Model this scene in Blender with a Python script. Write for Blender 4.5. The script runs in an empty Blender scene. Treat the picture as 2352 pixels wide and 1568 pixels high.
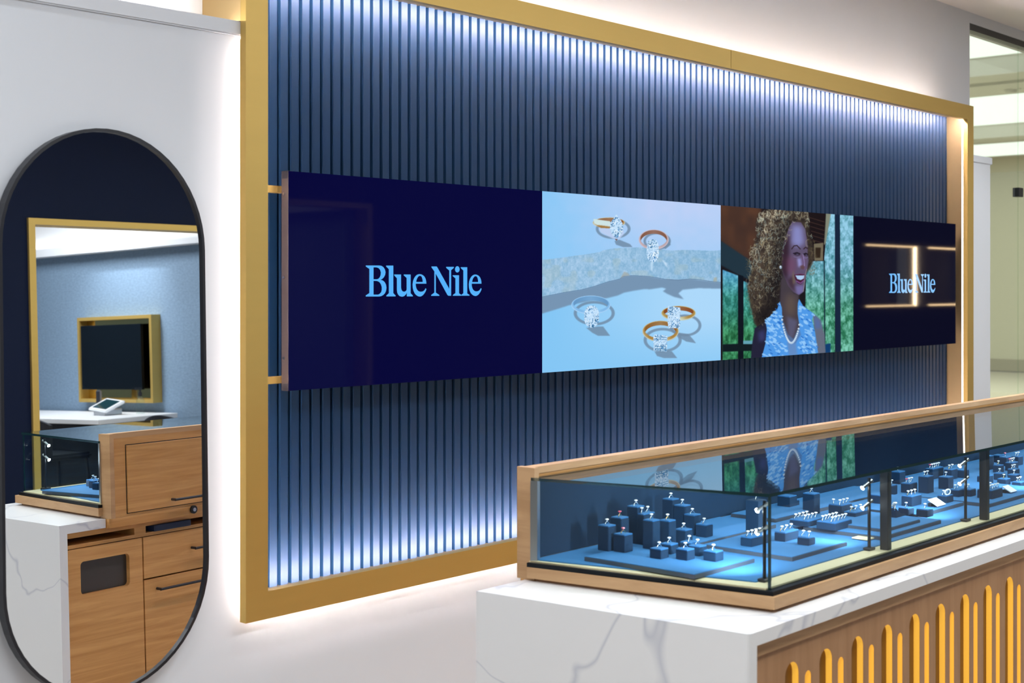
import bpy, bmesh, math, random
import numpy as np
from mathutils import Vector, Matrix
random.seed(7)
SC = bpy.context.scene
COL = SC.collection
PI = math.pi

# ------------------------------------------------------------------ camera
F_PX = 3189.0; VPX = 4018.0; HOR = 659.0; EYE = 1.55
TH = math.atan(F_PX/(VPX-1176)); SN, CS = math.sin(TH), math.cos(TH)
cam_d = bpy.data.cameras.new('camera'); cam = bpy.data.objects.new('camera', cam_d); COL.objects.link(cam)
cam.location = (0, 0, EYE); cam.rotation_euler = (PI/2, 0, -TH)
cam_d.sensor_width = 36; cam_d.lens = F_PX/2352*36
cam_d.shift_y = -(784-HOR)/2352
cam_d.clip_start = .05; cam_d.clip_end = 100
cam_d.dof.use_dof = True; cam_d.dof.focus_distance = 5.2; cam_d.dof.aperture_fstop = 5.0
SC.camera = cam

# ------------------------------------------------------------------ world, exposure
w = bpy.data.worlds.new('world'); SC.world = w; w.use_nodes = True
w.node_tree.nodes['Background'].inputs[0].default_value = (.9, .95, 1, 1)
w.node_tree.nodes['Background'].inputs[1].default_value = .3
SC.view_settings.view_transform = 'Standard'; SC.view_settings.look = 'None'
SC.view_settings.exposure = 0; SC.view_settings.gamma = 1
SC.view_settings.use_curve_mapping = False
try:
    SC.cycles.max_bounces = 10; SC.cycles.transparent_max_bounces = 16
    SC.cycles.glossy_bounces = 6; SC.cycles.sample_clamp_indirect = 6
except Exception: pass

def area(name, loc, rot, sx, sy, power, color=(1, 1, 1), spread=PI, parent=None):
    l = bpy.data.lights.new(name, 'AREA'); l.shape = 'RECTANGLE'; l.size = sx; l.size_y = sy
    l.energy = power; l.color = color; l.spread = spread
    o = bpy.data.objects.new(name, l); COL.objects.link(o); o.location = loc; o.rotation_euler = rot
    if parent: o.parent = parent; o.matrix_parent_inverse = Matrix.Translation(-Vector(parent.location))
    return o
# unseen ceiling panels added for overall store light; their fixtures are built further down
ADDED_PANELS = [(1.2, .6, 54), (3.6, .9, 44), (6.0, .9, 44), (8.8, .9, 48), (-1.4, .9, 58)]
for (x, y, p) in ADDED_PANELS:
    area('ceiling_panel_light', (x, y, 3.19), (0, 0, 0), 1.5, .5, p, (.93, .97, 1.0))

# ------------------------------------------------------------------ helpers
def W(px, py, D):
    return Vector((D*(F_PX/(VPX-px)-SN*CS)/SN**2, D, EYE-(py-HOR)*D/(SN*(VPX-px))))
def WZ(px, py, z):
    D = (EYE-z)*SN*(VPX-px)/(py-HOR); return W(px, py, D)
def srgb(r, g, b):
    f = lambda c: (c/255/12.92) if c/255 <= .04045 else ((c/255+.055)/1.055)**2.4
    return (f(r), f(g), f(b), 1)

def mat(name, col=(.8, .8, .8, 1), rough=.5, metal=0, spec=.5, emis=None, estr=0, coat=0, bump=None, noise=None):
    m = bpy.data.materials.new(name); m.use_nodes = True; nt = m.node_tree; b = nt.nodes['Principled BSDF']
    if len(col) == 3: col = (*col, 1)
    b.inputs['Base Color'].default_value = col; b.inputs['Roughness'].default_value = rough
    b.inputs['Metallic'].default_value = metal; b.inputs['Specular IOR Level'].default_value = spec
    b.inputs['Coat Weight'].default_value = coat; b.inputs['Coat Roughness'].default_value = .03
    if emis: b.inputs['Emission Color'].default_value = (*emis[:3], 1); b.inputs['Emission Strength'].default_value = estr
    if noise:  # (scale vector, amount, detail): gentle colour variation
        tc = nt.nodes.new('ShaderNodeTexCoord'); mp = nt.nodes.new('ShaderNodeMapping'); nz = nt.nodes.new('ShaderNodeTexNoise')
        mx = nt.nodes.new('ShaderNodeMix'); mx.data_type = 'RGBA'
        mp.inputs['Scale'].default_value = noise[0]; nz.inputs['Scale'].default_value = 1; nz.inputs['Detail'].default_value = 5
        nt.links.new(tc.outputs['Object'], mp.inputs[0]); nt.links.new(mp.outputs[0], nz.inputs[0])
        nt.links.new(nz.outputs[0], mx.inputs[0])
        k = noise[1]
        mx.inputs[6].default_value = (col[0]*(1-k), col[1]*(1-k), col[2]*(1-k), 1)
        mx.inputs[7].default_value = (min(1, col[0]*(1+k)), min(1, col[1]*(1+k)), min(1, col[2]*(1+k)), 1)
        nt.links.new(mx.outputs[2], b.inputs['Base Color'])
        if bump:
            bp = nt.nodes.new('ShaderNodeBump'); bp.inputs['Strength'].default_value = bump; bp.inputs['Distance'].default_value = .002
            nt.links.new(nz.outputs[0], bp.inputs['Height']); nt.links.new(bp.outputs[0], b.inputs['Normal'])
    return m

def mat_emit(name, col, s):
    m = bpy.data.materials.new(name); m.use_nodes = True; nt = m.node_tree; nt.nodes.clear()
    e = nt.nodes.new('ShaderNodeEmission'); o = nt.nodes.new('ShaderNodeOutputMaterial')
    e.inputs[0].default_value = (*col[:3], 1); e.inputs[1].default_value = s; nt.links.new(e.outputs[0], o.inputs[0]); return m

def mat_glass(name, tint=(.93, .98, .97, 1), ior=1.5, rough=0.0):
    m = bpy.data.materials.new(name); m.use_nodes = True; nt = m.node_tree; nt.nodes.clear()
    tr = nt.nodes.new('ShaderNodeBsdfTransparent'); gl = nt.nodes.new('ShaderNodeBsdfGlossy'); mx = nt.nodes.new('ShaderNodeMixShader')
    fr = nt.nodes.new('ShaderNodeFresnel'); ge = nt.nodes.new('ShaderNodeNewGeometry'); mm = nt.nodes.new('ShaderNodeMix'); o = nt.nodes.new('ShaderNodeOutputMaterial')
    mm.data_type = 'FLOAT'; mm.inputs[2].default_value = ior; mm.inputs[3].default_value = 1/ior
    nt.links.new(ge.outputs['Backfacing'], mm.inputs[0]); nt.links.new(mm.outputs[0], fr.inputs[0])
    tr.inputs[0].default_value = tint; gl.inputs['Roughness'].default_value = rough
    nt.links.new(fr.outputs[0], mx.inputs[0]); nt.links.new(tr.outputs[0], mx.inputs[1]); nt.links.new(gl.outputs[0], mx.inputs[2])
    nt.links.new(mx.outputs[0], o.inputs[0]); return m

def mat_wood(name, c1, c2, scale=(1.5, 1.5, 14), rough=.45):
    m = bpy.data.materials.new(name); m.use_nodes = True; nt = m.node_tree; b = nt.nodes['Principled BSDF']
    tc = nt.nodes.new('ShaderNodeTexCoord'); mp = nt.nodes.new('ShaderNodeMapping'); nz = nt.nodes.new('ShaderNodeTexNoise'); rp = nt.nodes.new('ShaderNodeValToRGB')
    mp.inputs['Scale'].default_value = scale; nz.inputs['Scale'].default_value = 1.6; nz.inputs['Detail'].default_value = 7; nz.inputs['Roughness'].default_value = .6
    nz.inputs['Distortion'].default_value = .6
    rp.color_ramp.elements[0].position = .35; rp.color_ramp.elements[0].color = c1
    rp.color_ramp.elements[1].position = .65; rp.color_ramp.elements[1].color = c2
    nt.links.new(tc.outputs['Object'], mp.inputs[0]); nt.links.new(mp.outputs[0], nz.inputs[0]); nt.links.new(nz.outputs[0], rp.inputs[0])
    nt.links.new(rp.outputs[0], b.inputs['Base Color']); b.inputs['Roughness'].default_value = rough
    return m

def mat_marble(name):
    m = bpy.data.materials.new(name); m.use_nodes = True; nt = m.node_tree; b = nt.nodes['Principled BSDF']
    tc = nt.nodes.new('ShaderNodeTexCoord'); mp = nt.nodes.new('ShaderNodeMapping')
    mp.inputs['Rotation'].default_value = (.5, .6, .3)
    nz = nt.nodes.new('ShaderNodeTexNoise'); nz.inputs['Scale'].default_value = 1.1; nz.inputs['Detail'].default_value = 4; nz.inputs['Distortion'].default_value = .9
    sub = nt.nodes.new('ShaderNodeMath'); sub.operation = 'SUBTRACT'; sub.inputs[1].default_value = .5
    ab = nt.nodes.new('ShaderNodeMath'); ab.operation = 'ABSOLUTE'
    rp = nt.nodes.new('ShaderNodeValToRGB'); rp.color_ramp.elements[0].position = 0; rp.color_ramp.elements[0].color = srgb(205, 208, 216)
    rp.color_ramp.elements[1].position = .006; rp.color_ramp.elements[1].color = srgb(236, 237, 238)
    nt.links.new(tc.outputs['Object'], mp.inputs[0]); nt.links.new(mp.outputs[0], nz.inputs[0]); nt.links.new(nz.outputs[0], sub.inputs[0])
    nt.links.new(sub.outputs[0], ab.inputs[0]); nt.links.new(ab.outputs[0], rp.inputs[0]); nt.links.new(rp.outputs[0], b.inputs['Base Color'])
    b.inputs['Roughness'].default_value = .3
    return m

M = {}
M['wall'] = mat('wall_paint', srgb(222, 226, 232), .6, noise=((3, 3, 3), .02, 3))
M['wallpaper'] = mat('pale_blue_grasscloth', srgb(116, 140, 164), .75, noise=((90, 34, 60), .30, 5), bump=.6)
M['navy'] = mat('navy_paint', srgb(6, 20, 48), .6, spec=.15)
M['ceil'] = mat('ceiling_paint', srgb(235, 230, 226), .8)
M['gold'] = mat('satin_brass', (.62, .42, .12), .46, .62, noise=((2, 2, 30), .04, 3))
M['goldbox'] = mat('brushed_brass', (.70, .50, .24), .42, 1, noise=((60, 2, 2), .06, 3))
M['goldmirror'] = mat('polished_brass', (.78, .60, .25), .08, 1)
M['flute'] = mat('slate_blue_lacquer', srgb(14, 40, 68), .48, spec=.14, noise=((8, 8, 1), .05, 3))
M['led'] = mat_emit('led_strip', (1, .93, .90), 1)
M['wood'] = mat_wood('light_oak_veneer', srgb(176, 136, 94), srgb(202, 162, 118))
M['woodv'] = mat_wood('brown_oak_veneer', srgb(166, 122, 82), srgb(180, 136, 96), (14, 14, 1.2))
M['woodh'] = mat_wood('honey_oak_veneer', srgb(186, 132, 70), srgb(212, 160, 98), (1.6, 1.6, 30))
M['marble'] = mat_marble('white_quartz')
M['black'] = mat('matt_black_metal', (.012, .013, .018, 1), .4)
M['blackgloss'] = mat('black_band', (.003, .005, .008, 1), .45, spec=.2)
M['dark'] = mat('dark_void', (.006, .005, .005, 1), .7)
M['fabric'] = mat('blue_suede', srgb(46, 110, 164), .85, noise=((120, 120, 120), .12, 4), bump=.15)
M['fabricd'] = mat('deep_blue_suede', srgb(2, 46, 76), .85, noise=((120, 120, 120), .12, 4), bump=.15)  # darker copy of the suede; shade of sides and lining is in the colour
M['trayside'] = mat('grey_tray_edge', srgb(70, 78, 90), .6)
M['cream'] = mat('cream_strip', srgb(222, 205, 165), .55)
M['silver'] = mat('polished_platinum', (.9, .9, .92, 1), .12, 1)
M['goldr'] = mat('ring_gold', (.9, .62, .3, 1), .15, 1)
M['gem'] = mat('cut_diamond', (1, 1, 1, 1), .12, 0, spec=1.0, coat=1)
M['pink'] = mat('pink_gem', srgb(255, 120, 140), .06, .2, coat=1)
M['chrome'] = mat('brushed_steel', (.55, .56, .58, 1), .3, 1)
M['casing'] = mat('grey_display_casing', srgb(58, 52, 52), .55, .3)
M['card'] = mat('white_card', srgb(235, 238, 245), .6)
M['mirror'] = mat('mirror_silver', (.93, .95, .96, 1), .0, 1)
M['glass'] = mat_glass('clear_glass'); M['arglass'] = mat_glass('anti_reflective_glass', (.93, .98, .98, 1), 1.27)
M['glassedge'] = mat('green_black_glass_edge', (.008, .03, .033, 1), .15)
M['partglass'] = mat_glass('partition_glass', (.93, .97, .93, 1))
M['floor'] = mat('pale_stone_floor', srgb(176, 164, 152), .35, noise=((2, 2, 2), .05, 4))
M['mallwall'] = mat('mall_beige_stone', srgb(190, 184, 160), .5, noise=((1.2, 1.2, .3), .05, 4))
M['mallceil'] = mat('mall_ceiling_paint', srgb(205, 205, 195), .8)
M['mallfloor'] = mat('mall_stone_floor', srgb(190, 182, 165), .25)
M['mallband'] = mat('mall_skirting_stone', srgb(150, 142, 118), .4)
M['panelglow'] = mat_emit('luminous_ceiling_panel', (.97, 1, .93), 1.5)
M['amber'] = mat('amber_slot_lining', srgb(235, 170, 45), .4, .3, emis=(1, .60, .09), estr=.55)  # gold slot walls; the warm light on them is painted as emission
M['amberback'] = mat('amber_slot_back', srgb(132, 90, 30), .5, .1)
M['white'] = mat('white_plastic', srgb(225, 228, 232), .4)
M['navybox'] = mat('navy_box', srgb(18, 36, 66), .6)
M['smoke'] = mat('smoked_recess', srgb(52, 46, 42), .35)

def smooth(o, angle=40):
    me = o.data
    for p in me.polygons: p.use_smooth = True
    try: me.set_sharp_from_angle(angle=math.radians(angle))
    except Exception: pass

def link(name, bm, m, parent=None, shade=False):
    me = bpy.data.meshes.new(name); bmesh.ops.recalc_face_normals(bm, faces=bm.faces[:]); bm.to_mesh(me); bm.free()
    ms = m if isinstance(m, (list, tuple)) else [m]
    for x in ms: me.materials.append(x)
    o = bpy.data.objects.new(name, me); COL.objects.link(o)
    if parent is not None:
        o.parent = parent
        mw = parent.matrix_basis if parent.parent is None else (parent.parent.matrix_basis @ parent.matrix_parent_inverse @ parent.matrix_basis)
        o.matrix_parent_inverse = mw.inverted()
    if shade: smooth(o)
    return o

def setp(o, label=None, cat=None, group=None, kind=None):
    if label: o['label'] = label
    if cat: o['category'] = cat
    if group: o['group'] = group
    if kind: o['kind'] = kind
    return o
def thing(name, label, cat, loc=(0, 0, 0), group=None):
    o = bpy.data.objects.new(name, None); COL.objects.link(o); o.location = loc; o.empty_display_size = .05
    o.matrix_basis = Matrix.Translation(Vector(loc))
    return setp(o, label, cat, group)
def struct(name, bm, m, label=None, parent=None):
    o = link(name, bm, m, parent); setp(o, label, None, None, 'structure'); return o

def box(bm, x0, x1, y0, y1, z0, z1, mi=0):
    v = [bm.verts.new(p) for p in ((x0,y0,z0),(x1,y0,z0),(x1,y1,z0),(x0,y1,z0),(x0,y0,z1),(x1,y0,z1),(x1,y1,z1),(x0,y1,z1))]
    fs = []
    for q in ((0,3,2,1),(4,5,6,7),(0,1,5,4),(1,2,6,5),(2,3,7,6),(3,0,4,7)):
        f = bm.faces.new([v[i] for i in q]); f.material_index = mi; fs.append(f)
    return v
def B(*a):
    bm = bmesh.new(); box(bm, *a); return bm
def bevel(bm, r, seg=2):
    bmesh.ops.bevel(bm, geom=[e for e in bm.edges], offset=r, segments=seg, affect='EDGES', clamp_overlap=True); return bm
def prism(bm, poly, z0, z1, mi=0):
    lo = [bm.verts.new((p[0], p[1], z0)) for p in poly]; hi = [bm.verts.new((p[0], p[1], z1)) for p in poly]
    n = len(poly); fs = [bm.faces.new(lo[::-1]), bm.faces.new(hi)]
    for i in range(n): fs.append(bm.faces.new((lo[i], lo[(i+1) % n], hi[(i+1) % n], hi[i])))
    for f in fs: f.material_index = mi
    return lo, hi
def cyl(bm, p0, p1, r, seg=14, r2=None, mi=0):
    p0 = Vector(p0); p1 = Vector(p1); d = (p1-p0).normalized(); a = d.orthogonal().normalized(); b = d.cross(a); r2 = r if r2 is None else r2
    A = [bm.verts.new(p0+(a*math.cos(t)+b*math.sin(t))*r) for t in [2*PI*i/seg for i in range(seg)]]
    Bv = [bm.verts.new(p1+(a*math.cos(t)+b*math.sin(t))*r2) for t in [2*PI*i/seg for i in range(seg)]]
    fs = [bm.faces.new(A[::-1]), bm.faces.new(Bv)]
    for i in range(seg): fs.append(bm.faces.new((A[i], A[(i+1) % seg], Bv[(i+1) % seg], Bv[i])))
    for f in fs: f.material_index = mi
def lathe(bm, prof, c, seg=20):
    rings = [[bm.verts.new((c[0]+r*math.cos(2*PI*i/seg), c[1]+r*math.sin(2*PI*i/seg), c[2]+z)) for i in range(seg)] for r, z in prof]
    for a, b in zip(rings, rings[1:]):
        for i in range(seg): bm.faces.new((a[i], a[(i+1) % seg], b[(i+1) % seg], b[i]))
    bm.faces.new(rings[0][::-1]); bm.faces.new(rings[-1])

def add_light_spot(name, loc, target, power, color, size=1.2, blend=.8, radius=.012, parent=None):
    l = bpy.data.lights.new(name, 'SPOT'); l.energy = power; l.color = color; l.spot_size = size; l.spot_blend = blend; l.shadow_soft_size = radius
    o = bpy.data.objects.new(name, l); COL.objects.link(o)
    d = Vector(target)-Vector(loc); q = d.to_track_quat('-Z', 'Y')
    o.matrix_basis = Matrix.Translation(Vector(loc)) @ q.to_matrix().to_4x4()
    if parent:
        o.parent = parent; o.matrix_parent_inverse = Matrix.Translation(-Vector(parent.location))
    return o

def curve_fill(splines, parent, name, m, depth=0.0, to_world=None):
    """flat filled outline(s) with holes, even-odd, returned as a mesh object"""
    cu = bpy.data.curves.new(name, 'CURVE'); cu.dimensions = '2D'; cu.fill_mode = 'BOTH'; cu.extrude = depth/2
    for pts in splines:
        s = cu.splines.new('POLY'); s.points.add(len(pts)-1)
        for i, p in enumerate(pts): s.points[i].co = (p[0], p[1], 0, 1)
        s.use_cyclic_u = True
    t = bpy.data.objects.new(name, cu); COL.objects.link(t)
    dg = bpy.context.evaluated_depsgraph_get(); me = bpy.data.meshes.new_from_object(t.evaluated_get(dg))
    bpy.data.objects.remove(t); bpy.data.curves.remove(cu)
    if to_world:
        for v in me.vertices: v.co = to_world(v.co)
    me.name = name; me.materials.clear(); me.materials.append(m)
    bm = bmesh.new(); bm.from_mesh(me); bpy.data.meshes.remove(me)
    return link(name, bm, m, parent)

# ------------------------------------------------------------------ levels
PW = 3.385                      # front of the thick lower wall
UW = 3.565                      # upper wall, set back
ZC = 3.233                      # store ceiling
CAPT, CAPB = EYE+.7965, EYE+.752
FX0, FX1, FZ0, FZ1 = 2.563, 7.765, EYE-1.0035, EYE+1.044
FY0, FY1 = 3.347, 3.373
LW = .083

# ------------------------------------------------------------------ setting
struct('floor', B(-4, 20, -7, 3.9, -.1, 0), M['floor'])
struct('ceiling', B(-4, 20, -1.75, 3.9, ZC, ZC+.1), M['ceil'])
bm = bmesh.new(); box(bm, -4, 8.092, PW, PW+.4, 0, CAPB)
# keep the box of the sign clear of the solid wall: build it around the opening
bm.free(); bm = bmesh.new()
ox0, ox1, oz0 = FX0+.045, FX1-.030, FZ0+.045
box(bm, -4, ox0, PW, PW+.178, 0, CAPB)
box(bm, ox0, ox1, PW, PW+.178, 0, oz0)
box(bm, ox1, 8.092, PW, PW+.178, 0, CAPB)
struct('wall_back', bm, M['wall'])
bm = bmesh.new(); box(bm, -4, FX0+.044, 3.375, UW-.001, CAPB, CAPT)
bevel(bm, .004, 2)
struct('trim_1', bm, M['wall'])
bm = bmesh.new(); box(bm, FX1-.03, 8.108, 3.378, UW-.001, CAPB-.022, CAPT-.025)
bevel(bm, .003, 2)
struct('trim_2', bm, M['wall'])
bm = bmesh.new(); box(bm, -4, 8.213, UW, UW+.3, 0, ZC); 
struct('wall_side', B(-4.1, -4, -1.75, 3.9, 0, ZC), M['navy'])
struct('wall_rear', bm, M['wall'])
bm = bmesh.new(); box(bm, 8.213, 20, UW, UW+.16, EYE+1.619, ZC); struct('wall_header', bm, M['wall'])
bm = bmesh.new(); box(bm, 8.213, 20, UW+.005, UW+.06, EYE+1.578, EYE+1.619); struct('trim_3', bm, M['black'])
# glass partition panes
g = struct('window_1', B(8.22, 9.027, UW+.02, UW+.032, .02, EYE+1.580), M['partglass'])
g2 = struct('window_2', B(9.034, 12.0, UW+.02, UW+.032, .02, EYE+1.580), M['partglass'])
bm = bmesh.new(); box(bm, 9.0, 9.07, UW+.005, UW+.05, EYE+.592, EYE+.652); bevel(bm, .003, 1)
link('patch_fitting', bm, M['black'], g)
# navy wall with gold-lined portal, on the camera's side of the store
PY = -1.6
bm = bmesh.new(); box(bm, -4, 5.19, PY-.15, PY, 0, ZC); box(bm, 5.19, 7.65, PY-.15, PY, EYE+.675, ZC); box(bm, 7.65, 16.0, PY-.15, PY, 0, ZC)
box(bm, 16.0, 20, PY-.15, PY, 0, EYE-.26); box(bm, 16.0, 20, PY-.15, PY, EYE+.55, ZC)
struct('wall_front', bm, M['navy'])
bm = bmesh.new(); box(bm, 5.19, 5.24, PY-.16, PY+.02, 0, EYE+.675); box(bm, 5.24, 7.60, PY-.16, PY+.02, EYE+.632, EYE+.675); box(bm, 7.60, 7.65, PY-.16, PY+.02, 0, EYE+.675)
struct('trim_4', bm, M['gold'])
# room behind the portal
struct('wall_right', B(7.5, 7.6, -7, PY-.15, 0, 3.1), M['wallpaper'])
struct('wall_far', B(2.5, 7.5, -7.1, -7, 0, 3.1), M['wallpaper'])
struct('wall_left', B(2.4, 2.5, -7, PY-.15, 0, 3.1), M['wall'])
# solid soffit above the ledge: upper wall is plain white
bm = bmesh.new(); box(bm, 7.36, 7.5, -7, PY-.15, EYE+.62, EYE+.655); box(bm, 7.36, 7.375, -7, PY-.15, EYE+.655, EYE+.67)
struct('trim_5', bm, M['wall'])
struct('wall_cove', B(7.47, 7.499, -7, PY-.15, EYE+.656, 3.0), M['wall'])
struct('ceiling_room', B(2.4, 7.6, -7.1, PY-.15, 3.0, 3.1), M['ceil'])
# mall outside the glass
struct('floor_mall', B(6, 27, 3.9, 16, -.12, -.01), M['mallfloor'])
bm = bmesh.new()
H0, H1 = EYE+2.4, EYE+2.61
xs = [(6, 12.2), (15.336, 17.03), (21.8, 27)]
for a, b in xs: box(bm, a, b, 3.95, 16, H0, H0+.3)
for a, b in ((12.2, 15.336), (17.03, 21.8)):
    box(bm, a, b, 3.95, 5.495, H0, H0+.3); box(bm, a, b, 12.5, 16, H0, H0+.3); box(bm, a, b, 5.495, 12.5, H1+.02, H1+.1)
box(bm, 15.9, 16.35, 3.95, 16, H0-.035, H0)
struct('ceiling_mall', bm, M['mallceil'])
for i, (a, b) in enumerate(((12.2, 15.336), (17.03, 21.8))):
    t = thing('luminous_ceiling_panel', ['large luminous ceiling panel in the mall nearest the store glass', 'second luminous ceiling panel deeper into the mall'][i], 'ceiling light', ((a+b)/2, 9.2, H1))
    link('diffuser', B(a+.01, b-.01, 5.505, 12.49, H1, H1+.012), M['panelglow'], t)
    bm = bmesh.new()
    for q in ((a, a+.01, 5.495, 12.5), (b-.01, b, 5.495, 12.5), (a, b, 5.495, 5.505), (a, b, 12.49, 12.5)): box(bm, *q, H1-.01, H1+.015)
    link('frame', bm, M['mallceil'], t)
    area('panel_light', ((a+b)/2, 9.2, H0-.02), (0, 0, 0), b-a-.1, 6.3, 400, (.97, 1, .92), parent=t)
t = thing('luminous_ceiling_panel', 'farthest luminous ceiling cove low over the mall end wall', 'ceiling light', (23.2, 9.9, H0-.02))
link('diffuser', B(22.6, 24.6, 8, 12.5, H0-.03, H0-.012), M['panelglow'], t)
link('frame', B(22.5, 24.7, 7.9, 12.6, H0-.012, H0), M['mallceil'], t)
struct('wall_mall', B(25.2, 25.4, 3.9, 16, 0, H0), M['mallwall'])
struct('baseboard_mall', B(25.16, 25.2, 3.9, 16, 0, .22), M['mallband'])
struct('wall_corridor', B(6, 25.4, 15.9, 16, 0, H0), M['mallwall'])
bm = bmesh.new(); cyl(bm, (16.435, 6.62, H0-.035), (16.435, 6.62, H0), .11, 20, .13); cyl(bm, (16.435, 6.62, H0-.07), (16.435, 6.62, H0-.035), .06, 16, .08)
o = link('smoke_detector', bm, M['mallceil'], None, True); setp(o, 'round smoke detector on the mall ceiling beyond the glass', 'smoke detector')

t = thing('downlight', 'small recessed downlight close to the wall above the oval mirror', 'ceiling light', (.9, 3.0, ZC), 'aisle downlights')
bm = bmesh.new(); cyl(bm, (.9, 3.0, ZC-.012), (.9, 3.0, ZC), .05, 20, .055); link('trim_ring', bm, M['white'], t, True)
bm = bmesh.new(); cyl(bm, (.9, 3.0, ZC-.016), (.9, 3.0, ZC-.012), .035, 18); link('lens', bm, mat_emit('aisle_lens', (.96, .98, 1), 12), t)
add_light_spot('downlight_lamp', (.9, 3.0, ZC-.03), (1.3, 3.25, 0), 60, (.84, .93, 1), 2.6, 1, .04, t)
# downlights over the staff aisle: they cast the video wall's shadow on the flutes
for i, x in enumerate((3.3, 4.7, 6.1, 7.5)):
    t = thing('downlight', ['small recessed downlight over the left end of the sign', 'small recessed downlight over the ring picture', 'small recessed downlight over the portrait picture', 'small recessed downlight over the right end of the sign'][i], 'ceiling light', (x, 2.37, ZC), 'aisle downlights')
    bm = bmesh.new(); cyl(bm, (x, 2.37, ZC-.012), (x, 2.37, ZC), .05, 20, .055); link('trim_ring', bm, M['white'], t, True)
    bm = bmesh.new(); cyl(bm, (x, 2.37, ZC-.016), (x, 2.37, ZC-.012), .035, 18); link('lens', bm, bpy.data.materials.get('aisle_lens') or mat_emit('aisle_lens', (.96, .98, 1), 12), t)
    add_light_spot('downlight_lamp', (x, 2.37, ZC-.03), (x+.25, 2.75, 0), 52, (.93, .97, 1), 1.75, .6, .03, t)
# fixtures for the added, unseen ceiling panels
for i, (x, y, p) in enumerate(ADDED_PANELS):
    t = thing('ceiling_light', ['white rectangular ceiling light above the camera side of the aisle', 'white rectangular ceiling light over the left end of the glass case', 'white rectangular ceiling light over the middle of the glass case', 'white rectangular ceiling light past the right end of the sign', 'white rectangular ceiling light in front of the oval mirror'][i], 'ceiling light', (x, y, ZC))
    bm = bmesh.new(); a, b = .78, .28
    box(bm, x-a, x+a, y-b, y-b+.02, ZC-.035, ZC); box(bm, x-a, x+a, y+b-.02, y+b, ZC-.035, ZC); box(bm, x-a, x-a+.02, y-b+.02, y+b-.02, ZC-.035, ZC); box(bm, x+a-.02, x+a, y-b+.02, y+b-.02, ZC-.035, ZC)
    link('frame', bm, M['white'], t)
    link('diffuser', B(x-a+.02, x+a-.02, y-b+.02, y+b-.02, ZC-.025, ZC-.005), mat_emit('diffuser', (.95, .98, 1), 1.5) if i == 0 else bpy.data.materials['diffuser'], t)

# ------------------------------------------------------------------ big sign frame
sign = thing('wall_sign_frame', 'large brass-framed wall sign box lined with blue vertical flutes and glowing edges', 'wall sign', ((FX0+FX1)/2, UW, FZ0))
def mitred(bm, x0, x1, z0, z1, wdt, y0, y1, side):
    o = [(x0, z0), (x1, z0), (x1, z1), (x0, z1)]; i = [(x0+wdt, z0+wdt), (x1-wdt, z0+wdt), (x1-wdt, z1-wdt), (x0+wdt, z1-wdt)]
    a, b = side, (side+1) % 4
    q = [o[a], o[b], i[b], i[a]]
    f = [bm.verts.new((p[0], y0, p[1])) for p in q]; k = [bm.verts.new((p[0], y1, p[1])) for p in q]
    bm.faces.new(f); bm.faces.new(k[::-1])
    for j in range(4): bm.faces.new((f[j], f[(j+1) % 4], k[(j+1) % 4], k[j]))
SEAM = 5.205
for s in (0, 1, 3):
    bm = bmesh.new(); mitred(bm, FX0, FX1, FZ0, FZ1, LW, FY0, FY1, s)
    link('face_plate', bm, M['gold'], sign)
# top plate in two lengths with a hairline joint
for (a, b, l_, r_) in ((FX0, SEAM-.0015, LW, 0), (SEAM+.0015, FX1, 0, LW)):
    bm = bmesh.new(); q = [(a, FZ1), (b, FZ1), (b-r_, FZ1-LW), (a+l_, FZ1-LW)]
    f = [bm.verts.new((p[0], FY0, p[1])) for p in q]; k = [bm.verts.new((p[0], FY1, p[1])) for p in q]
    bm.faces.new(f); bm.faces.new(k[::-1])
    for j in range(4): bm.faces.new((f[j], f[(j+1) % 4], k[(j+1) % 4], k[j]))
    link('face_plate', bm, M['gold'], sign)
IN = .050; T = .006
cx0, cx1, cz0, cz1 = FX0+IN, FX1-.035, FZ0+IN, FZ1-IN
for q in ((cx0, cx0+T, FY1+.001, UW-.001, cz0, cz1), (cx1-T, cx1, FY1+.001, UW-.001, cz0, cz1), (cx0+T, cx1-T, FY1+.001, UW-.001, cz1-T, cz1), (cx0+T, cx1-T, FY1+.001, UW-.001, cz0, cz0+T)):
    link('side_panel', B(*q), M['goldbox'], sign)
# flutes: one corrugated board
FB = 3.487
bm = bmesh.new(); pitch = .0442; n = int((cx1-cx0-2*T)/pitch); prof = []
x = cx0+T
for i in range(n+1):
    for dx, dy in ((0, .012), (.0075, .012), (.011, 0), (.0405, 0)):
        if x+dx < cx1-T: prof.append((x+dx, FB+dy))
    x += pitch
prof.append((cx1-T, FB+.012))
zs = (cz0+T, cz1-T)
lo = [bm.verts.new((p[0], p[1], zs[0])) for p in prof]; hi = [bm.verts.new((p[0], p[1], zs[1])) for p in prof]
for i in range(len(prof)-1): bm.faces.new((lo[i], lo[i+1], hi[i+1], hi[i]))
b0 = [bm.verts.new((prof[0][0], FB+.03, zs[0])), bm.verts.new((prof[-1][0], FB+.03, zs[0])), bm.verts.new((prof[-1][0], FB+.03, zs[1])), bm.verts.new((prof[0][0], FB+.03, zs[1]))]
bm.faces.new(b0[::-1])
o = link('fluted_panel', bm, M['flute'], sign); o['label'] = 'slate blue vertically fluted panel'
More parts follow.
